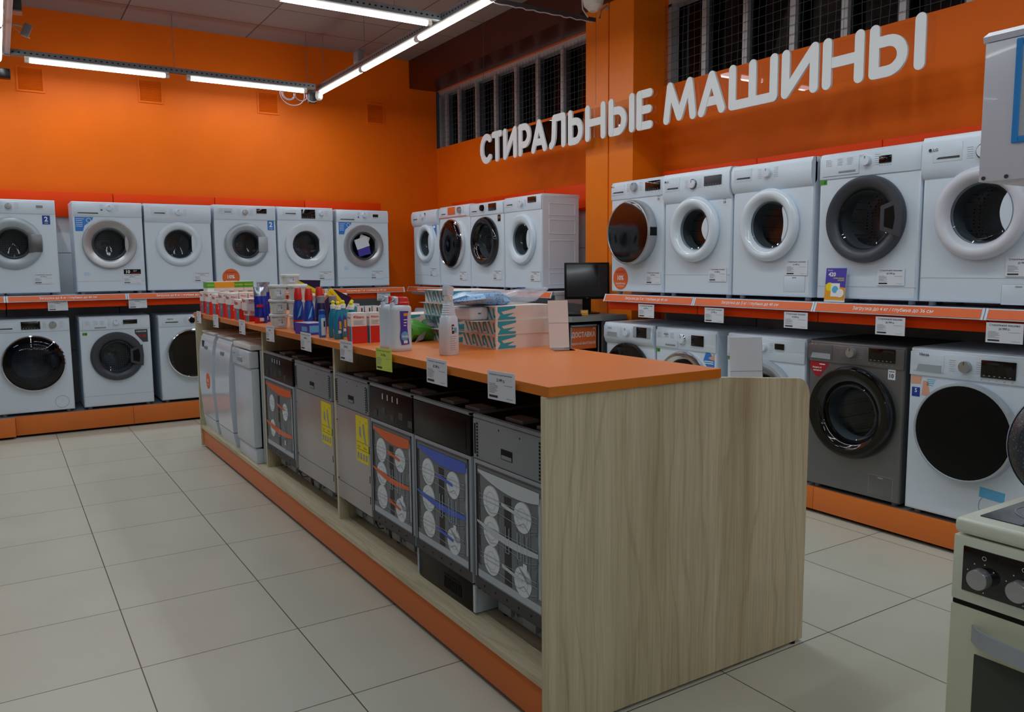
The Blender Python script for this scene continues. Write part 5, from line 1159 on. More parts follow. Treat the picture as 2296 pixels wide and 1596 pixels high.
def pouch(x, y, w, h, label, mats, rz=0.0, lean=0.0, z=ZT):
    t = thing('pouch', label, 'pouch', (x, y, z), group='shiny refill pouches', rot=(lean, 0, rz))
    n, mm = 10, 12; vs = []; fs = []
    for s in (-1, 1):
        for j in range(mm + 1):
            for i in range(n + 1):
                u, v = i / n, j / mm; th = 0.028 * (math.sin(PI * u) ** 0.6) * (1 - v) ** 0.6 * (0.35 + 0.65 * min(1, v * 5 + 0.5))
                th += 0.003 * math.sin(9 * u + 7 * v + s) * math.sin(PI * u) * (1 - v)
                vs.append(((u - 0.5) * w * (1 - 0.06 * math.sin(PI * v)), s * th, v * h))
        b = (0 if s < 0 else (n + 1) * (mm + 1))
        for j in range(mm):
            for i in range(n): fs.append((b + j * (n + 1) + i, b + j * (n + 1) + i + 1, b + (j + 1) * (n + 1) + i + 1, b + (j + 1) * (n + 1) + i))
    g = G().add(vs, fs)
    g.m = [1 if (k % (n * mm)) // n >= mm - 3 else (2 if (k % (n * mm)) // n < 2 and (k % (n * mm)) % n < 6 else 0) for k in range(len(fs))]
    g.build('film', mats, t, smooth=80)
    G().box(-w * 0.4, w * 0.1, -0.031, -0.029, h * 0.45, h * 0.52).build('label', 'red', t, smooth=0)
    G().rbox(-w * 0.2, w * 0.12, -0.033, -0.030, h * 0.06, h * 0.15, 0.001).build('price_sticker', 'paper', t)
M['blue_film'] = mat('blue_film', '#2338b8', 0.15, metal=0.35, var=0.45, scale=40, bump=1.0, coat=0.5)
M['navy_film'] = mat('navy_film', '#1f2350', 0.22, metal=0.2, var=0.3, scale=30, bump=0.8, coat=0.4)
pouch(1.435, 5.30, 0.085, 0.235, 'blue and silver refill pouch with red label, front one', ['blue_film', 'foil', 'red'])
pouch(1.485, 5.40, 0.09, 0.265, 'taller blue refill pouch behind the front one', ['blue_film', 'foil', 'blue_film'], rz=0.2)
pouch(1.50, 5.14, 0.08, 0.21, 'dark blue refill pouch beside the clear tubs', ['blue_film', 'navy_film', 'dark_red'], rz=-0.3)
def big_pouch(x, y, label, rot, sc=1.0):
    t = thing('tablet_bag', label, 'bag', (x, y, ZT), group='navy tablet bags', rot=rot)
    t.scale = (sc, sc, sc)
    g = G().prism([(-0.07, 0), (0.07, 0), (0.095, 0.19), (0.105, 0.27), (-0.04, 0.275), (-0.075, 0.17)], 'y', -0.028, 0.028)
    g.build('bag', 'navy_film', t, smooth=0)
    T = Matrix.Translation((-0.0, -0.0295, 0.215)) @ Matrix.Rotation(math.radians(26), 4, 'Y')
    G().box(-0.085, 0.075, -0.001, 0, -0.028, 0.028, 0, T).text('НОВАЯ УПАКОВКА!', -0.002, 0, w=0.145, y=-0.0016, m=1, bold=0.02, T=T).build('yellow_band', ['yellow', 'red'], t, smooth=0)
big_pouch(1.78, 5.45, 'navy tablet bag with yellow band standing behind the salt tub', (0, 0, 0))
big_pouch(1.665, 4.75, 'navy tablet bag with yellow band tilted over behind the dish liquid', (0, math.radians(24), 0.0), 0.84)

def tub(x, y, z, label, s=1.0, h=0.085):
    t = thing('salt_tub', label, 'tub', (x, y, z), random.uniform(-0.15, 0.15), 'clear plastic tubs of dishwasher salt')
    a, b = 0.041 * s, 0.048 * s
    def ring(r, zz):
        P = []
        for k in range(32):
            an = 2 * PI * k / 32; c_, s_ = math.cos(an), math.sin(an); e = (abs(c_) ** 5 + abs(s_) ** 5) ** (-1 / 5); P.append((r * c_ * e, r * s_ * e, zz))
        return P
    def shell(rs):
        g = G(); n = 32; V = []
        for r, zz in rs: V += ring(r, zz)
        F = [(j * n + i, j * n + (i + 1) % n, (j + 1) * n + (i + 1) % n, (j + 1) * n + i) for j in range(len(rs) - 1) for i in range(n)]
        F += [tuple(range(n)), tuple(range((len(rs) - 1) * n, len(rs) * n))]
        return g.add(V, F)
    shell([(a, 0.001), (b, h - 0.012)]).build('tub', 'tub_plastic', t, smooth=40)
    shell([(a - 0.003, 0.003), (b - 0.004, h * 0.72)]).build('salt', 'salt', t, smooth=40)
    shell([(b + 0.003, h - 0.014), (b + 0.004, h - 0.004), (b, h)]).build('lid', 'white_matt', t, smooth=40)
    G().box(-a * 0.45, a * 0.35, -a - 0.005, -a - 0.004, h * 0.15, h * 0.75, 0).box(a * 0.1, a * 0.2, -a - 0.006, -a - 0.0045, h * 0.3, h * 0.6, 1).box(-a * 0.4, 0, -a - 0.006, -a - 0.0045, h * 0.5, h * 0.65, 2).build('label', ['paper', 'ink', 'sky'], t, smooth=0, rot=(math.radians(-4), 0, 0))
for k in range(3):
    tub(1.405, 4.80, ZT + 0.0865 * k, 'clear salt tub, %s of the edge stack' % ('lowest', 'middle', 'topmost')[k])
    tub(1.475, 4.655, ZT + 0.0865 * k, 'clear salt tub, %s of the stack beside the red capped bottles' % ('lowest', 'middle', 'topmost')[k])
    tub(1.55, 4.88, ZT + 0.0865 * k, 'clear salt tub, %s of the back stack' % ('lowest', 'middle', 'topmost')[k])
tub(1.48, 4.80, ZT + 0.2595, 'single clear salt tub crowning the stacks', 1.0, 0.06)
tub(1.66, 5.06, ZT, 'tall salt tub behind the red capped bottles', 1.15, 0.19)
tub(1.84, 5.34 - 0.33, ZT, 'wide salt tub beside the rightmost red capped bottle', 1.2, 0.19)
def bottle_red(x, y, label):
    t = thing('rinse_bottle', label, 'bottle', (x, y, ZT), 0.1, 'blue bottles with red caps')
    g = G().lathe([(0.0001, 0), (0.026, 0.0), (0.030, 0.006), (0.031, 0.05), (0.030, 0.11), (0.025, 0.155), (0.020, 0.172), (0.020, 0.178)], ax='z', seg=28)
    g.build('body', 'deep_blue', t)
    G().lathe([(0.0315, 0.055), (0.0315, 0.064)], ax='z', seg=28).build('red_band', 'red', t)
    G().prism([(-0.022, 0.075), (-0.004, 0.13), (0.008, 0.15), (-0.004, 0.09)], 'y', -0.0325, -0.031, 0).box(-0.016, 0.006, -0.0325, -0.031, 0.012, 0.032, 1).build('label', ['sky', 'paper'], t, smooth=0)
    G().lathe([(0.021, 0.176), (0.023, 0.178), (0.0225, 0.20), (0.018, 0.240), (0.016, 0.243), (0.0001, 0.244)], ax='z', seg=24).build('cap', 'red', t)
bottle_red(1.43, 4.50, 'blue bottle with red cap, nearest the clear tubs'); bottle_red(1.445, 4.36, 'blue bottle with red cap, front one of three'); bottle_red(1.595, 4.62, 'blue bottle with red cap, standing apart by the wide tub')
t = thing('cleaner_bottle', 'slim blue bottle with white label beside the dish liquid', 'bottle', (1.392, 4.0, ZT))
G().lathe([(0.0001, 0), (0.017, 0), (0.019, 0.01), (0.018, 0.10), (0.015, 0.12)], ax='z', seg=24).build('body', 'blue', t); G().lathe([(0.016, 0.119), (0.016, 0.14), (0.0001, 0.143)], ax='z', seg=24).build('cap', 'deep_blue', t)
G().box(-0.012, 0.010, -0.0205, -0.0195, 0.012, 0.10).box(0.0, 0.008, -0.021, -0.020, 0.055, 0.085, 1).build('label', ['paper', 'ink'], t, smooth=0)
def dish_liquid(x, y, label):
    t = thing('dish_liquid', label, 'bottle', (x, y, ZT), 0.05, 'dish liquid bottles with yellow caps')
    g = G(); rs = [(0.022, 0.015, 0.0), (0.0255, 0.018, 0.006), (0.0255, 0.018, 0.09), (0.021, 0.015, 0.125), (0.012, 0.011, 0.147), (0.011, 0.011, 0.150)]
    n = 24; V = []
    for a, b, z in rs: V += [(a * math.cos(2 * PI * k / n), b * math.sin(2 * PI * k / n), z) for k in range(n)]
    g.add(V, [(j * n + i, j * n + (i + 1) % n, (j + 1) * n + (i + 1) % n, (j + 1) * n + i) for j in range(len(rs) - 1) for i in range(n)] + [tuple(range(n))])
    g.build('body', 'teal_liquid', t)
    G().lathe([(0.014, 0.148), (0.0145, 0.166), (0.012, 0.168), (0.0001, 0.168)], ax='z', seg=20).build('collar', 'print_white', t)
    G().lathe([(0.008, 0.168), (0.008, 0.178), (0.010, 0.179), (0.010, 0.183), (0.004, 0.189), (0.0001, 0.190)], ax='z', seg=16).build('cap', 'yellow', t)
    G().prism([(-0.010, 0.03), (0.008, 0.03), (0.010, 0.10), (-0.002, 0.115), (-0.010, 0.10)], 'y', -0.0185, -0.0175, 0).box(-0.004, 0.008, -0.019, -0.018, 0.05, 0.09, 1).box(-0.01, 0.006, -0.019, -0.018, 0.03, 0.045, 2).build('label', ['purple', 'amber', 'paper'], t, smooth=0)
for x, y, lb in ((1.436, 3.955, 'dish liquid bottle with yellow cap, farthest of the front pair'), (1.422, 3.846, 'dish liquid bottle with yellow cap beside the descaler cartons'), (1.492, 3.963, 'dish liquid bottle with yellow cap, rear middle'), (1.473, 3.80, 'dish liquid bottle with yellow cap behind the first descaler carton'), (1.548, 3.981, 'dish liquid bottle with yellow cap, farthest from the aisle')):
    dish_liquid(x, y, lb)
for x, y, lb in ((1.50, 4.32, 'dark bottle with grey cap behind the dish liquid, left'), (1.56, 4.30, 'dark bottle with grey cap behind the dish liquid, right')):
    t = thing('gel_bottle', lb, 'bottle', (x, y, ZT), 0, 'dark gel bottles')
    G().lathe([(0.0001, 0), (0.024, 0), (0.027, 0.01), (0.026, 0.12), (0.018, 0.165)], ax='z', seg=24).build('body', 'navy', t); G().lathe([(0.020, 0.163), (0.021, 0.20), (0.0001, 0.202)], ax='z', seg=24).build('cap', 'grey', t)
# salt jugs
def jug(x, y, rz, label):
    t = thing('salt_jug', label, 'bottle', (x, y, ZT), rz, 'white salt jugs with red caps')
    def oval(a, b, z, n=32, e=3.2):
        P = []
        for k in range(n):
            an = 2 * PI * k / n; c_, s_ = math.cos(an), math.sin(an); q = (abs(c_) ** e + abs(s_) ** e) ** (-1 / e); P.append((a * c_ * q, b * s_ * q, z))
        return P
    rs = [(0.044, 0.028, 0.0), (0.049, 0.033, 0.007), (0.050, 0.034, 0.016), (0.047, 0.032, 0.024), (0.047, 0.032, 0.160), (0.049, 0.034, 0.175), (0.047, 0.033, 0.187), (0.038, 0.030, 0.194), (0.030, 0.028, 0.196)]
    g = G(); V = []
    for a, b, z in rs: V += oval(a, b, z)
    n = 32; g.add(V, [(j * n + i, j * n + (i + 1) % n, (j + 1) * n + (i + 1) % n, (j + 1) * n + i) for j in range(len(rs) - 1) for i in range(n)] + [tuple(range(n)), tuple(range(8 * n, 9 * n))])
    g.build('body', 'white', t, smooth=50)
    G().lathe([(0.030, 0.196), (0.032, 0.198), (0.032, 0.206), (0.029, 0.209), (0.026, 0.226), (0.022, 0.229), (0.0001, 0.229)], (0.012, 0, 0), 'z', 10).build('cap', 'red', t, smooth=20)
    G().tube([(-0.040, 0, 0.17), (-0.040, 0, 0.205), (-0.033, 0, 0.226), (-0.020, 0, 0.226), (-0.018, 0, 0.20)], 0.010, 10).build('handle', 'white', t)
    l = G().prism([(-0.024, 0.172), (0.020, 0.170), (0.014, 0.15), (0.012, 0.10), (0.022, 0.03), (-0.018, 0.028), (-0.027, 0.06), (-0.022, 0.10)], 'y', -0.0335, -0.0325, 0)
    l.disc((-0.002, -0.034, 0.065), 0.020, m=1).box(-0.006, 0.016, -0.0342, -0.033, 0.150, 0.162, 2).text('finish', 0.0, 0.064, w=0.030, y=-0.0345, m=3, bold=0.02).box(-0.008, 0.012, -0.0342, -0.033, 0.034, 0.046, 3)
    for i in range(3): l.box(-0.006, 0.012 - 0.003 * i, -0.0342, -0.033, 0.132 - 0.012 * i, 0.136 - 0.012 * i, 3)
    l.build('label', ['purple', 'sky', 'amber', 'print_white'], t, smooth=0)
jug(1.435, 3.14, math.radians(12), 'white salt jug with red cap and purple label in front'); jug(1.44, 3.26, math.radians(24), 'second white salt jug with red cap behind the first')
# spray bottle
t = thing('spray_bottle', 'tall white trigger-less spray bottle standing before the stacked boxes', 'bottle', (1.525, 2.87, ZT), math.radians(18))
def sq(a, b, z, n=24, e=4.0):
    P = []
    for k in range(n):
        an = 2 * PI * (k + 0.5) / n; c_, s_ = math.cos(an), math.sin(an); q = (abs(c_) ** e + abs(s_) ** e) ** (-1 / e); P.append((a * c_ * q, b * s_ * q, z))
    return P
def loft(rs, n=24):
    V = []
    for a, b, z in rs: V += sq(a, b, z)
    return G().add(V, [(j * n + i, j * n + (i + 1) % n, (j + 1) * n + (i + 1) % n, (j + 1) * n + i) for j in range(len(rs) - 1) for i in range(n)] + [tuple(range(n)), tuple(range((len(rs) - 1) * n, len(rs) * n))])
rs = [(0.034, 0.028, 0), (0.037, 0.031, 0.005), (0.037, 0.031, 0.11), (0.033, 0.028, 0.15)]
for k in range(6): rs += [(0.028 - 0.0015 * k, 0.024 - 0.001 * k, 0.158 + 0.009 * k), (0.0255 - 0.0015 * k, 0.022 - 0.001 * k, 0.162 + 0.009 * k)]
rs += [(0.017, 0.016, 0.214), (0.016, 0.015, 0.222)]
loft(rs).build('body', 'white', t, smooth=40)
G().lathe([(0.018, 0.220), (0.018, 0.240), (0.016, 0.242)], ax='z', seg=20).build('collar', 'white_matt', t)
G().prism([(-0.019, 0.242), (0.015, 0.242), (0.017, 0.262), (0.018, 0.274), (-0.006, 0.281), (-0.017, 0.280), (-0.020, 0.262)], 'y', -0.014, 0.014).build('spray_head', 'white', t, smooth=0)
G().box(-0.014, -0.002, -0.032, -0.0305, 0.088, 0.125, 0).text('2', -0.008, 0.11, h=0.018, y=-0.0326, m=1, bold=0.03).box(-0.001, 0.012, -0.032, -0.0305, 0.092, 0.112, 2).build('label', ['ink', 'print_white', 'sky'], t, smooth=0)
g = G()
for i in range(7): g.box(-0.024, 0.010 - 0.004 * (i % 3), -0.0315, -0.0308, 0.076 - 0.009 * i, 0.078 - 0.009 * i)
g.build('small_print', 'ink_soft', t, smooth=0)
# patterned flat boxes
def flat_box(x, y, w, d, h, z, label, seed, open_=False):
    t = thing('patterned_box', label, 'box', (x, y, z), random.Random(seed).uniform(-0.02, 0.02), 'white and teal patterned boxes')
    G().box(0, w, 0, d, 0, h).build('carton', 'beige_card', t, smooth=0)
    g = G(); rnd = random.Random(seed); e = 0.0007
    for k in range(3): # brush strokes on the side facing the aisle
        y0 = d * (0.12 + 0.3 * k)
        for q in range(2):
            a = y0 + q * 0.035; g.prism([(a, h * 0.05), (a + 0.012, h * 0.05), (a + 0.05, h * 0.9), (a + 0.034, h * 0.95)], 'x', -e, 0)
        g.prism([(y0 - 0.03, h * 0.2), (y0 - 0.005, h * 0.15), (y0 + 0.005, h * 0.8), (y0 - 0.01, h * 0.85), (y0 - 0.012, h * 0.4)], 'x', -e, 0)
    P = [(0.0, h * 0.03), (0.09, h * 0.05), (0.094, h * 0.2), (0.05, h * 0.25), (0.088, h * 0.5), (0.03, h * 0.42), (0.02, h * 0.6), (0.092, h * 0.82), (0.094, h * 0.97), (0.0, h * 0.95), (0.0, h * 0.6), (0.014, h * 0.4)]
    g.prism(P, 'y', -e, 0)
    g.build('teal_pattern', 'teal_box', t, smooth=0)
    G().box(-0.10 if seed == 1 else -0.028, 0.0, 0.02, d, h - 0.001, h).box(-0.010, 0.0, -0.001, 0.0, 0, h).build('flap', 'teal_box' if open_ else 'beige_card', t, smooth=0)
for k in range(3): flat_box(1.79, 2.925, 0.285, 0.30, 0.0615, ZT + 0.0622 * k, 'patterned flat box, %s of the front stack' % ('lowest', 'middle', 'topmost')[k], k)
for k in range(4): flat_box(1.775 + 0.006 * (k % 2), 3.30, 0.28, 0.30, 0.0605, ZT + 0.0612 * k, 'patterned flat box, %s of the rear stack' % ('lowest', 'second', 'third', 'topmost')[k], 10 + k, k in (1, 3))
for k in range(2): flat_box(1.70 - 0.02 * k, 3.64, 0.27, 0.2, 0.06, ZT + 0.0607 * k, 'patterned flat box, %s of the pair farther back' % ('lower', 'upper')[k], 20 + k, k == 1)
# plastic bag on the boxes
zt = ZT + 0.0622 * 3
t = thing('plastic_bag', 'crumpled clear and blue plastic bag lying on the patterned boxes', 'bag', (1.90, 3.06, zt), 0.0)
def blob(path, seed, mt, name, par, sq_=0.55):
    rnd = random.Random(seed); n = 20; V = []; F = []
    for j, (px, py, pz, a, b) in enumerate(path):
        for k in range(n):
            an = 2 * PI * k / n; rr = 1 + 0.16 * math.sin(3 * an + j * 1.3 + seed) + 0.10 * rnd.uniform(-1, 1)
            V.append((px + 0.006 * rnd.uniform(-1, 1), py + a * rr * math.cos(an), max(0.001, pz + b * rr * math.sin(an))))
    for j in range(len(path) - 1):
        for k in range(n): F.append((j * n + k, j * n + (k + 1) % n, (j + 1) * n + (k + 1) % n, (j + 1) * n + k))
    F += [tuple(range(n)), tuple(range((len(path) - 1) * n, len(path) * n))]
    return G().add(V, F).build(name, mt, par, smooth=35)
M['blue_white_film'] = perforated('printed_film', '#9cc3ea', '#3c62b8', 70)
M['blue_white_film'].node_tree.nodes['Voronoi Texture'].inputs['Randomness'].default_value = 1
blob([(-0.26, 0.0, 0.02, 0.03, 0.012), (-0.22, -0.02, 0.028, 0.085, 0.026), (-0.16, -0.01, 0.032, 0.10, 0.030), (-0.10, 0.0, 0.03, 0.10, 0.03), (-0.04, 0.0, 0.028, 0.09, 0.028), (0.01, 0.01, 0.022, 0.06, 0.022)], 3, 'blue_white_film', 'printed_end', t)
G().text('РАЗМЕР ДЛЯ ЗАПЕКАНИЯ', -0.13, -0.035, w=0.17, y=0.063, plane='xy').text('ОВОЩЕЙ И КУРИЦЫ', -0.13, -0.065, w=0.15, y=0.060, plane='xy').build('lettering', 'deep_blue', t, smooth=0)
blob([(0.0, 0.01, 0.024, 0.06, 0.022), (0.05, 0.02, 0.034, 0.07, 0.032), (0.11, 0.02, 0.036, 0.075, 0.034), (0.17, 0.03, 0.038, 0.06, 0.030), (0.22, 0.04, 0.048, 0.035, 0.02), (0.27, 0.05, 0.062, 0.02, 0.008)], 5, 'film', 'clear_end', t)
G().lathe([(0.0001, -0.002), (0.020, -0.002), (0.020, 0.0)], (0.10, 0, 0), 'z', 20).build('round_print', 'purple', t, loc=(0, 0.0, 0.073))
t = thing('foam_packet', 'white foam wrapped packet resting on a box flap under the plastic bag', 'packet', (1.69, 2.985, ZT + 0.1255), 0.05)
G().rbox(0.0, 0.095, 0.0, 0.20, 0.0, 0.056, 0.012, seg=3).build('packet', 'foam', t)
G().box(0.04, 0.055, -0.0015, 0.0, 0.026, 0.032).build('tape_mark', 'teal', t, smooth=0)
t = thing('green_bag', 'green and silver refill bag slumped behind the spray bottle', 'bag', (1.70, 3.52, ZT))
blob([(-0.065, 0.0, 0.05, 0.05, 0.05), (-0.04, 0.0, 0.055, 0.06, 0.055), (0.0, 0, 0.05, 0.062, 0.052), (0.04, 0, 0.04, 0.06, 0.042), (0.065, 0, 0.03, 0.05, 0.03)], 9, 'green', 'bag', t)
blob([(0.02, -0.03, 0.085, 0.02, 0.02), (0.05, -0.03, 0.075, 0.03, 0.03), (0.075, -0.02, 0.05, 0.03, 0.04)], 12, 'foil', 'silver_top', t)
G().prism([(-0.065, 0.0), (-0.02, 0.012), (0.0, 0.05), (-0.045, 0.03)], 'y', -0.068, -0.064).build('flap', 'foil', t, smooth=0)
t.rotation_euler = (0, 0, 0.2)

# ---------------------------------------------------------------- cooker, pan, hood (front faces -X)
t = thing('cooker', 'cream electric cooker with black control strip and steel knobs', 'cooker', (1.88, 0.75, 0), -PI / 2)
G().rbox(-0.25, 0.25, 0.02, 0.60, 0.03, 0.832, 0.006).build('body', 'cream', t)
top = G().rbox(-0.25, 0.25, -0.004, 0.60, 0.834, 0.872, 0.012, seg=3).build('hob_frame', 'cream_light', t)
hob = G().box(-0.215, 0.225, 0.045, 0.57, 0.872, 0.8745).build('hob_glass', 'hob_glass', t, smooth=0)
for x, y, r in ((-0.11, 0.18, 0.085), (0.11, 0.18, 0.07), (-0.11, 0.43, 0.07), (0.11, 0.43, 0.085)): G().lathe([(r, 0), (r - 0.003, 0)], (x, y, 0.8752), 'z', 40).build('cooking_zone', 'ink_soft', hob)
G().rbox(-0.25, 0.25, -0.002, 0.03, 0.672, 0.830, 0.005).build('control_panel', 'cream_light', t)
G().rbox(-0.225, 0.225, -0.0045, 0.0, 0.700, 0.808, 0.006).build('control_strip', 'black_gloss', t)
g = G()
for i in range(5):
    x = -0.180 + i * 0.086
    kb = G().lathe([(0.024, 0), (0.0235, -0.022), (0.0225, -0.024), (0.0001, -0.0245)], seg=36).build('knob', 'chrome' if False else 'silver', t, loc=(x, -0.0045, 0.742))
    for q in range(7):
        an = math.radians(40 + q * 40); g.disc((x + 0.034 * math.cos(an), -0.0050, 0.742 + 0.034 * math.sin(an)), 0.0016, seg=8)
    g.lathe([(0.005, 0), (0.004, 0)], (x + 0.004, -0.0050, 0.79), seg=14)
g.build('panel_marks', 'print_white', t, smooth=0)
door = G().rbox(-0.25, 0.25, -0.002, 0.03, 0.19, 0.662, 0.005).build('oven_door', 'cream', t)
G().box(-0.245, 0.245, 0.0, 0.03, 0.662, 0.672).build('door_gap', 'black', t, smooth=0)
G().rbox(-0.188, 0.188, -0.0045, 0.0, 0.25, 0.555, 0.003).build('oven_window', 'oven_glass', door)
hp = []
g = G()
for k in range(16):
    s = k / 15; x = -0.195 + 0.39 * s; yy = -0.006 - 0.045 * math.sin(PI * s) ** 0.45; zz = 0.60
    hp.append((x, yy, zz))
V = []
for x, yy, zz in hp: V += [(x, yy, zz + 0.024), (x, yy, zz - 0.016), (x, yy + 0.006, zz - 0.016), (x, yy + 0.006, zz + 0.024)]
g.add(V, [(4 * i + k, 4 * i + (k + 1) % 4, 4 * i + 4 + (k + 1) % 4, 4 * i + 4 + k) for i in range(15) for k in range(4)] + [(0, 1, 2, 3), (60, 61, 62, 63)])
g.build('oven_handle', 'satin', door, smooth=30)
G().rbox(-0.25, 0.25, 0.0, 0.03, 0.05, 0.18, 0.005).build('drawer_front', 'cream', t)
for x in (-0.2, 0.2):
    for y in (0.08, 0.52): G().cyl((x, y, 0), 0.02, 0.032, 'z', 14).build('foot', 'black', t)
t = thing('frying_pan', 'speckled grey frying pan standing upright on the cooker, cut by the picture edge', 'frying pan', (2.12, 0.835, 1.031), group=None, rot=(0, math.radians(0), math.radians(-54)))
G().lathe([(0.0001, 0.0), (0.135, 0.0), (0.142, 0.012), (0.148, 0.035), (0.151, 0.038), (0.153, 0.035), (0.145, 0.006), (0.138, -0.004), (0.0001, -0.005)], seg=64).build('pan', 'speckle', t)
G().lathe([(0.1535, 0.030), (0.1545, 0.035), (0.1535, 0.040), (0.150, 0.040)], seg=64).build('rim', 'speckle_rim', t)
G().rbox(0.15, 0.32, 0.022, 0.038, -0.012, 0.012, 0.006).build('handle', 'black', t)
# keeps the pan upright: a plain wire rack
tag(G().tube([(0, -0.08, 0.002), (0, 0.08, 0.002)], 0.004).tube([(0.02, -0.08, 0.002), (0.06, -0.08, 0.12)], 0.004).tube([(0.02, 0.08, 0.002), (0.06, 0.08, 0.12)], 0.004).build('pan_stand', 'chrome', loc=(2.205, 0.72, 0.875), rot=(0, 0, math.radians(-54) + PI / 2)), 'chrome wire stand on the cooker holding the frying pan', 'stand')
t = thing('cooker_hood', 'white cooker hood with blue framed metal filter, at the picture\'s right edge', 'cooker hood', (1.90, 0.71, 1.65), -PI / 2)
G().rbox(-0.29, 0.29, 0.0, 0.56, 0.0, 0.305, 0.003).build('body', 'hood_white', t)
G().prism([(-0.004, 0.318), (0.02, 0.332), (0.56, 0.332), (0.56, 0.306), (0.0, 0.306)], 'x', -0.294, 0.294).build('front_lip', 'hood_white', t, smooth=0)
g = G()
x0, x1, z0, z1 = -0.222, 0.24, 0.078, 0.300
for bx in ((x0, x0 + 0.014, z0, z1), (x1 - 0.014, x1, z0, z1), (x0 + 0.0141, x1 - 0.0141, z0, z0 + 0.014), (x0 + 0.0141, x1 - 0.0141, z1 - 0.014, z1)): g.rbox(bx[0], bx[1], -0.006, 0.0, bx[2], bx[3], 0.002, seg=1)
fr = g.build('filter_frame', 'hood_blue', t)
G().box(x0 + 0.01, x1 - 0.01, -0.003, 0.0, z0 + 0.01, z1 - 0.01).build('grease_filter', 'filter_mesh', fr, smooth=0)
for x in (-0.282, -0.233, -0.18): G().cyl((x + 0.004, 0.0, 0.008 if x < -0.2 else 0.006), 0.0045 if x < -0.2 else 0.0025, -0.002, 'y', 12).build('screw', 'steel_dark', t)
# panel carrying the hood
t = thing('hood_display_panel', 'tall white display panel behind the cooker and hood', 'display panel', (2.47, 0.6, 0), 0)
G().box(0, 0.04, -1.2, 0.36, 0.0, 2.3).build('board', 'white_matt', t, smooth=0); G().box(0.0, 0.3, -1.2, 0.36, 0, 0.08).build('base', 'grey', t, smooth=0)
t.location = (2.485, 0.6, 0)

# ---------------------------------------------------------------- desk with computer between the shelves
t = thing('desk', 'dark grey desk with pale curved front edge beside the column', 'desk', (3.72, 4.97, 0))
n = 14
curve = [(0.0 - 0.10 * math.sin(PI * k / n), 0.66 * k / n) for k in range(n + 1)]
G().prism([(x, y) for x, y in curve] + [(0.54, 0.55), (0.54, 0.0)], 'z', 1.05, 1.075).build('desk_top', 'desk_grey', t, smooth=0)
g = G()
for (a, b), (c_, e) in zip(curve, curve[1:]): g.prism([(a - 0.004, b), (c_ - 0.004, e), (c_, e), (a, b)], 'z', 1.035, 1.077)
g.box(0.0, 0.54, -0.003, 0.0, 1.035, 1.077)
g.build('edge_band', 'desk_edge', t, smooth=0)
G().box(0.30, 0.54, -0.0, 0.02, 0, 1.05).box(0.02, 0.54, 0.53, 0.55, 0, 1.05).build('side_panel', 'desk_grey', t, smooth=0)
G().box(0.50, 0.54, 0.02, 0.53, 0.1, 1.05).build('back_panel', 'black', t, smooth=0)
t = thing('computer_case', 'black computer case with orange delivery poster under the desk', 'computer', (3.75, 5.04, 0))
G().rbox(0.0, 0.28, 0.0, 0.42, 0.55, 1.02, 0.004).build('case', 'black', t); G().box(0.01, 0.27, 0.01, 0.4, 0.0, 0.55).build('stand', 'dark_grey', t, smooth=0)
for x in (0.0, 0.275): G().box(x, x + 0.008, -0.006, 0, 0.55, 1.0).build('rail', 'satin', t, smooth=0)
G().box(0.0, 0.26, -0.006, 0, 0.99, 1.005).build('rail', 'satin', t, smooth=0)
pg = G().box(0.0, 0.255, -0.004, -0.001, 0.815, 0.985).text('ДОСТАВКА', 0.127, 0.925, w=0.235, h=0.05, y=-0.0046, m=1, bold=0.02).text('крупной БЫТОВОЙ', 0.127, 0.860, w=0.235, h=0.03, y=-0.0046, m=1, bold=0.01)
pg.prism([(0.22, 0.97), (0.235, 0.982), (0.25, 0.965), (0.247, 0.96), (0.235, 0.974), (0.223, 0.965)], 'y', -0.0046, -0.004, 1)
pg.build('poster', ['orange_card', 'paper'], t, smooth=0)
hd_ = math.atan2(4.0, 5.3)
t = thing('monitor', 'black computer monitor standing on the grey desk', 'monitor', (4.08, 5.25, 1.0755), -hd_ + 0.10)
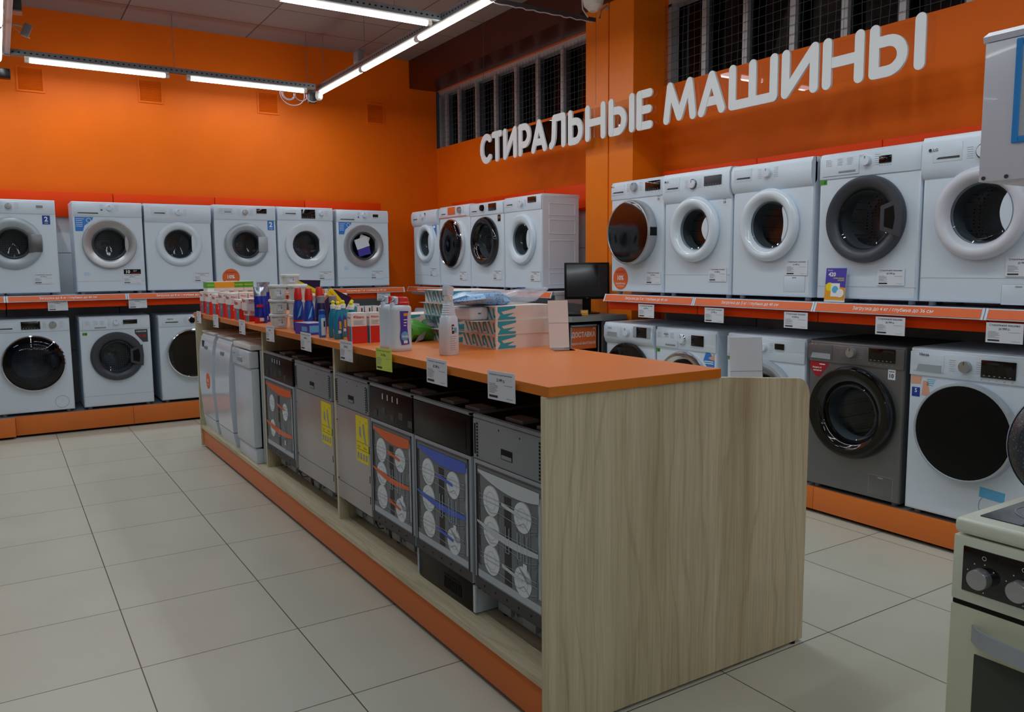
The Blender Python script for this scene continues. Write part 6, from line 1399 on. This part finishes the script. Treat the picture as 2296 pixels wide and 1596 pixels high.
G().rbox(-0.185, 0.185, -0.01, 0.018, 0.12, 0.42, 0.004).build('bezel', 'black', t, rot=(math.radians(-6), 0, 0))
G().box(-0.168, 0.168, -0.0115, -0.0095, 0.140, 0.404).build('screen', 'black_gloss', t, smooth=0, rot=(math.radians(-6), 0, 0))
G().text('LG', 0, 0.13, h=0.008, y=-0.0116).build('brand_lettering', 'ink_soft', t, smooth=0, rot=(math.radians(-6), 0, 0))
G().rbox(-0.035, 0.035, 0.03, 0.055, 0.005, 0.22, 0.004).build('neck', 'black', t); G().lathe([(0.0001, 0), (0.11, 0), (0.105, 0.008), (0.03, 0.018), (0.0001, 0.018)], (0, 0.03, 0), 'z', 32).build('base', 'black', t)
t = thing('keyboard', 'black keyboard lying on the desk edge', 'keyboard', (3.77, 5.15, 1.0755), -hd_)
G().rbox(-0.14, 0.14, -0.06, 0.06, 0, 0.016, 0.004).build('case', 'black', t)
g = G()
for i in range(13):
    for j in range(4): g.rbox(-0.132 + i * 0.0205, -0.115 + i * 0.0205, -0.045 + j * 0.024, -0.026 + j * 0.024, 0.014, 0.020, 0.001, seg=1)
g.build('keys', 'dark_grey', t, smooth=0)
t = thing('desk_card', 'small orange card standing before the monitor', 'card', (3.86, 5.18, 1.09), -hd_)
t.location = (3.95, 5.12, 1.0755)
G().box(-0.03, 0.03, 0, 0.002, 0.0, 0.04).text('АКЦИЯ', 0, 0.024, w=0.045, y=-0.0006, m=1, bold=0.02).build('card', ['amber', 'print_white'], t, smooth=0)
t = thing('cable_tie', 'bright green cable loop hanging beside the monitor', 'cable', (3.94, 5.62, 1.08)); t.location = (3.92, 5.5, 1.0755)
G().tube([(0.0, 0, 0.0), (-0.008, 0, 0.05), (-0.004, 0, 0.10), (0.006, 0, 0.12), (0.012, 0, 0.10), (0.008, 0, 0.0)], 0.004, 6).build('loop', 'green', t)
tag(G().cyl((0, 0, 0), 0.016, 0.0015, 'z', 18).build('floor_cap', 'ink', loc=(0.905, 1.98, 0.0)), 'small dark round spot lying on the floor tiles', 'floor cap')
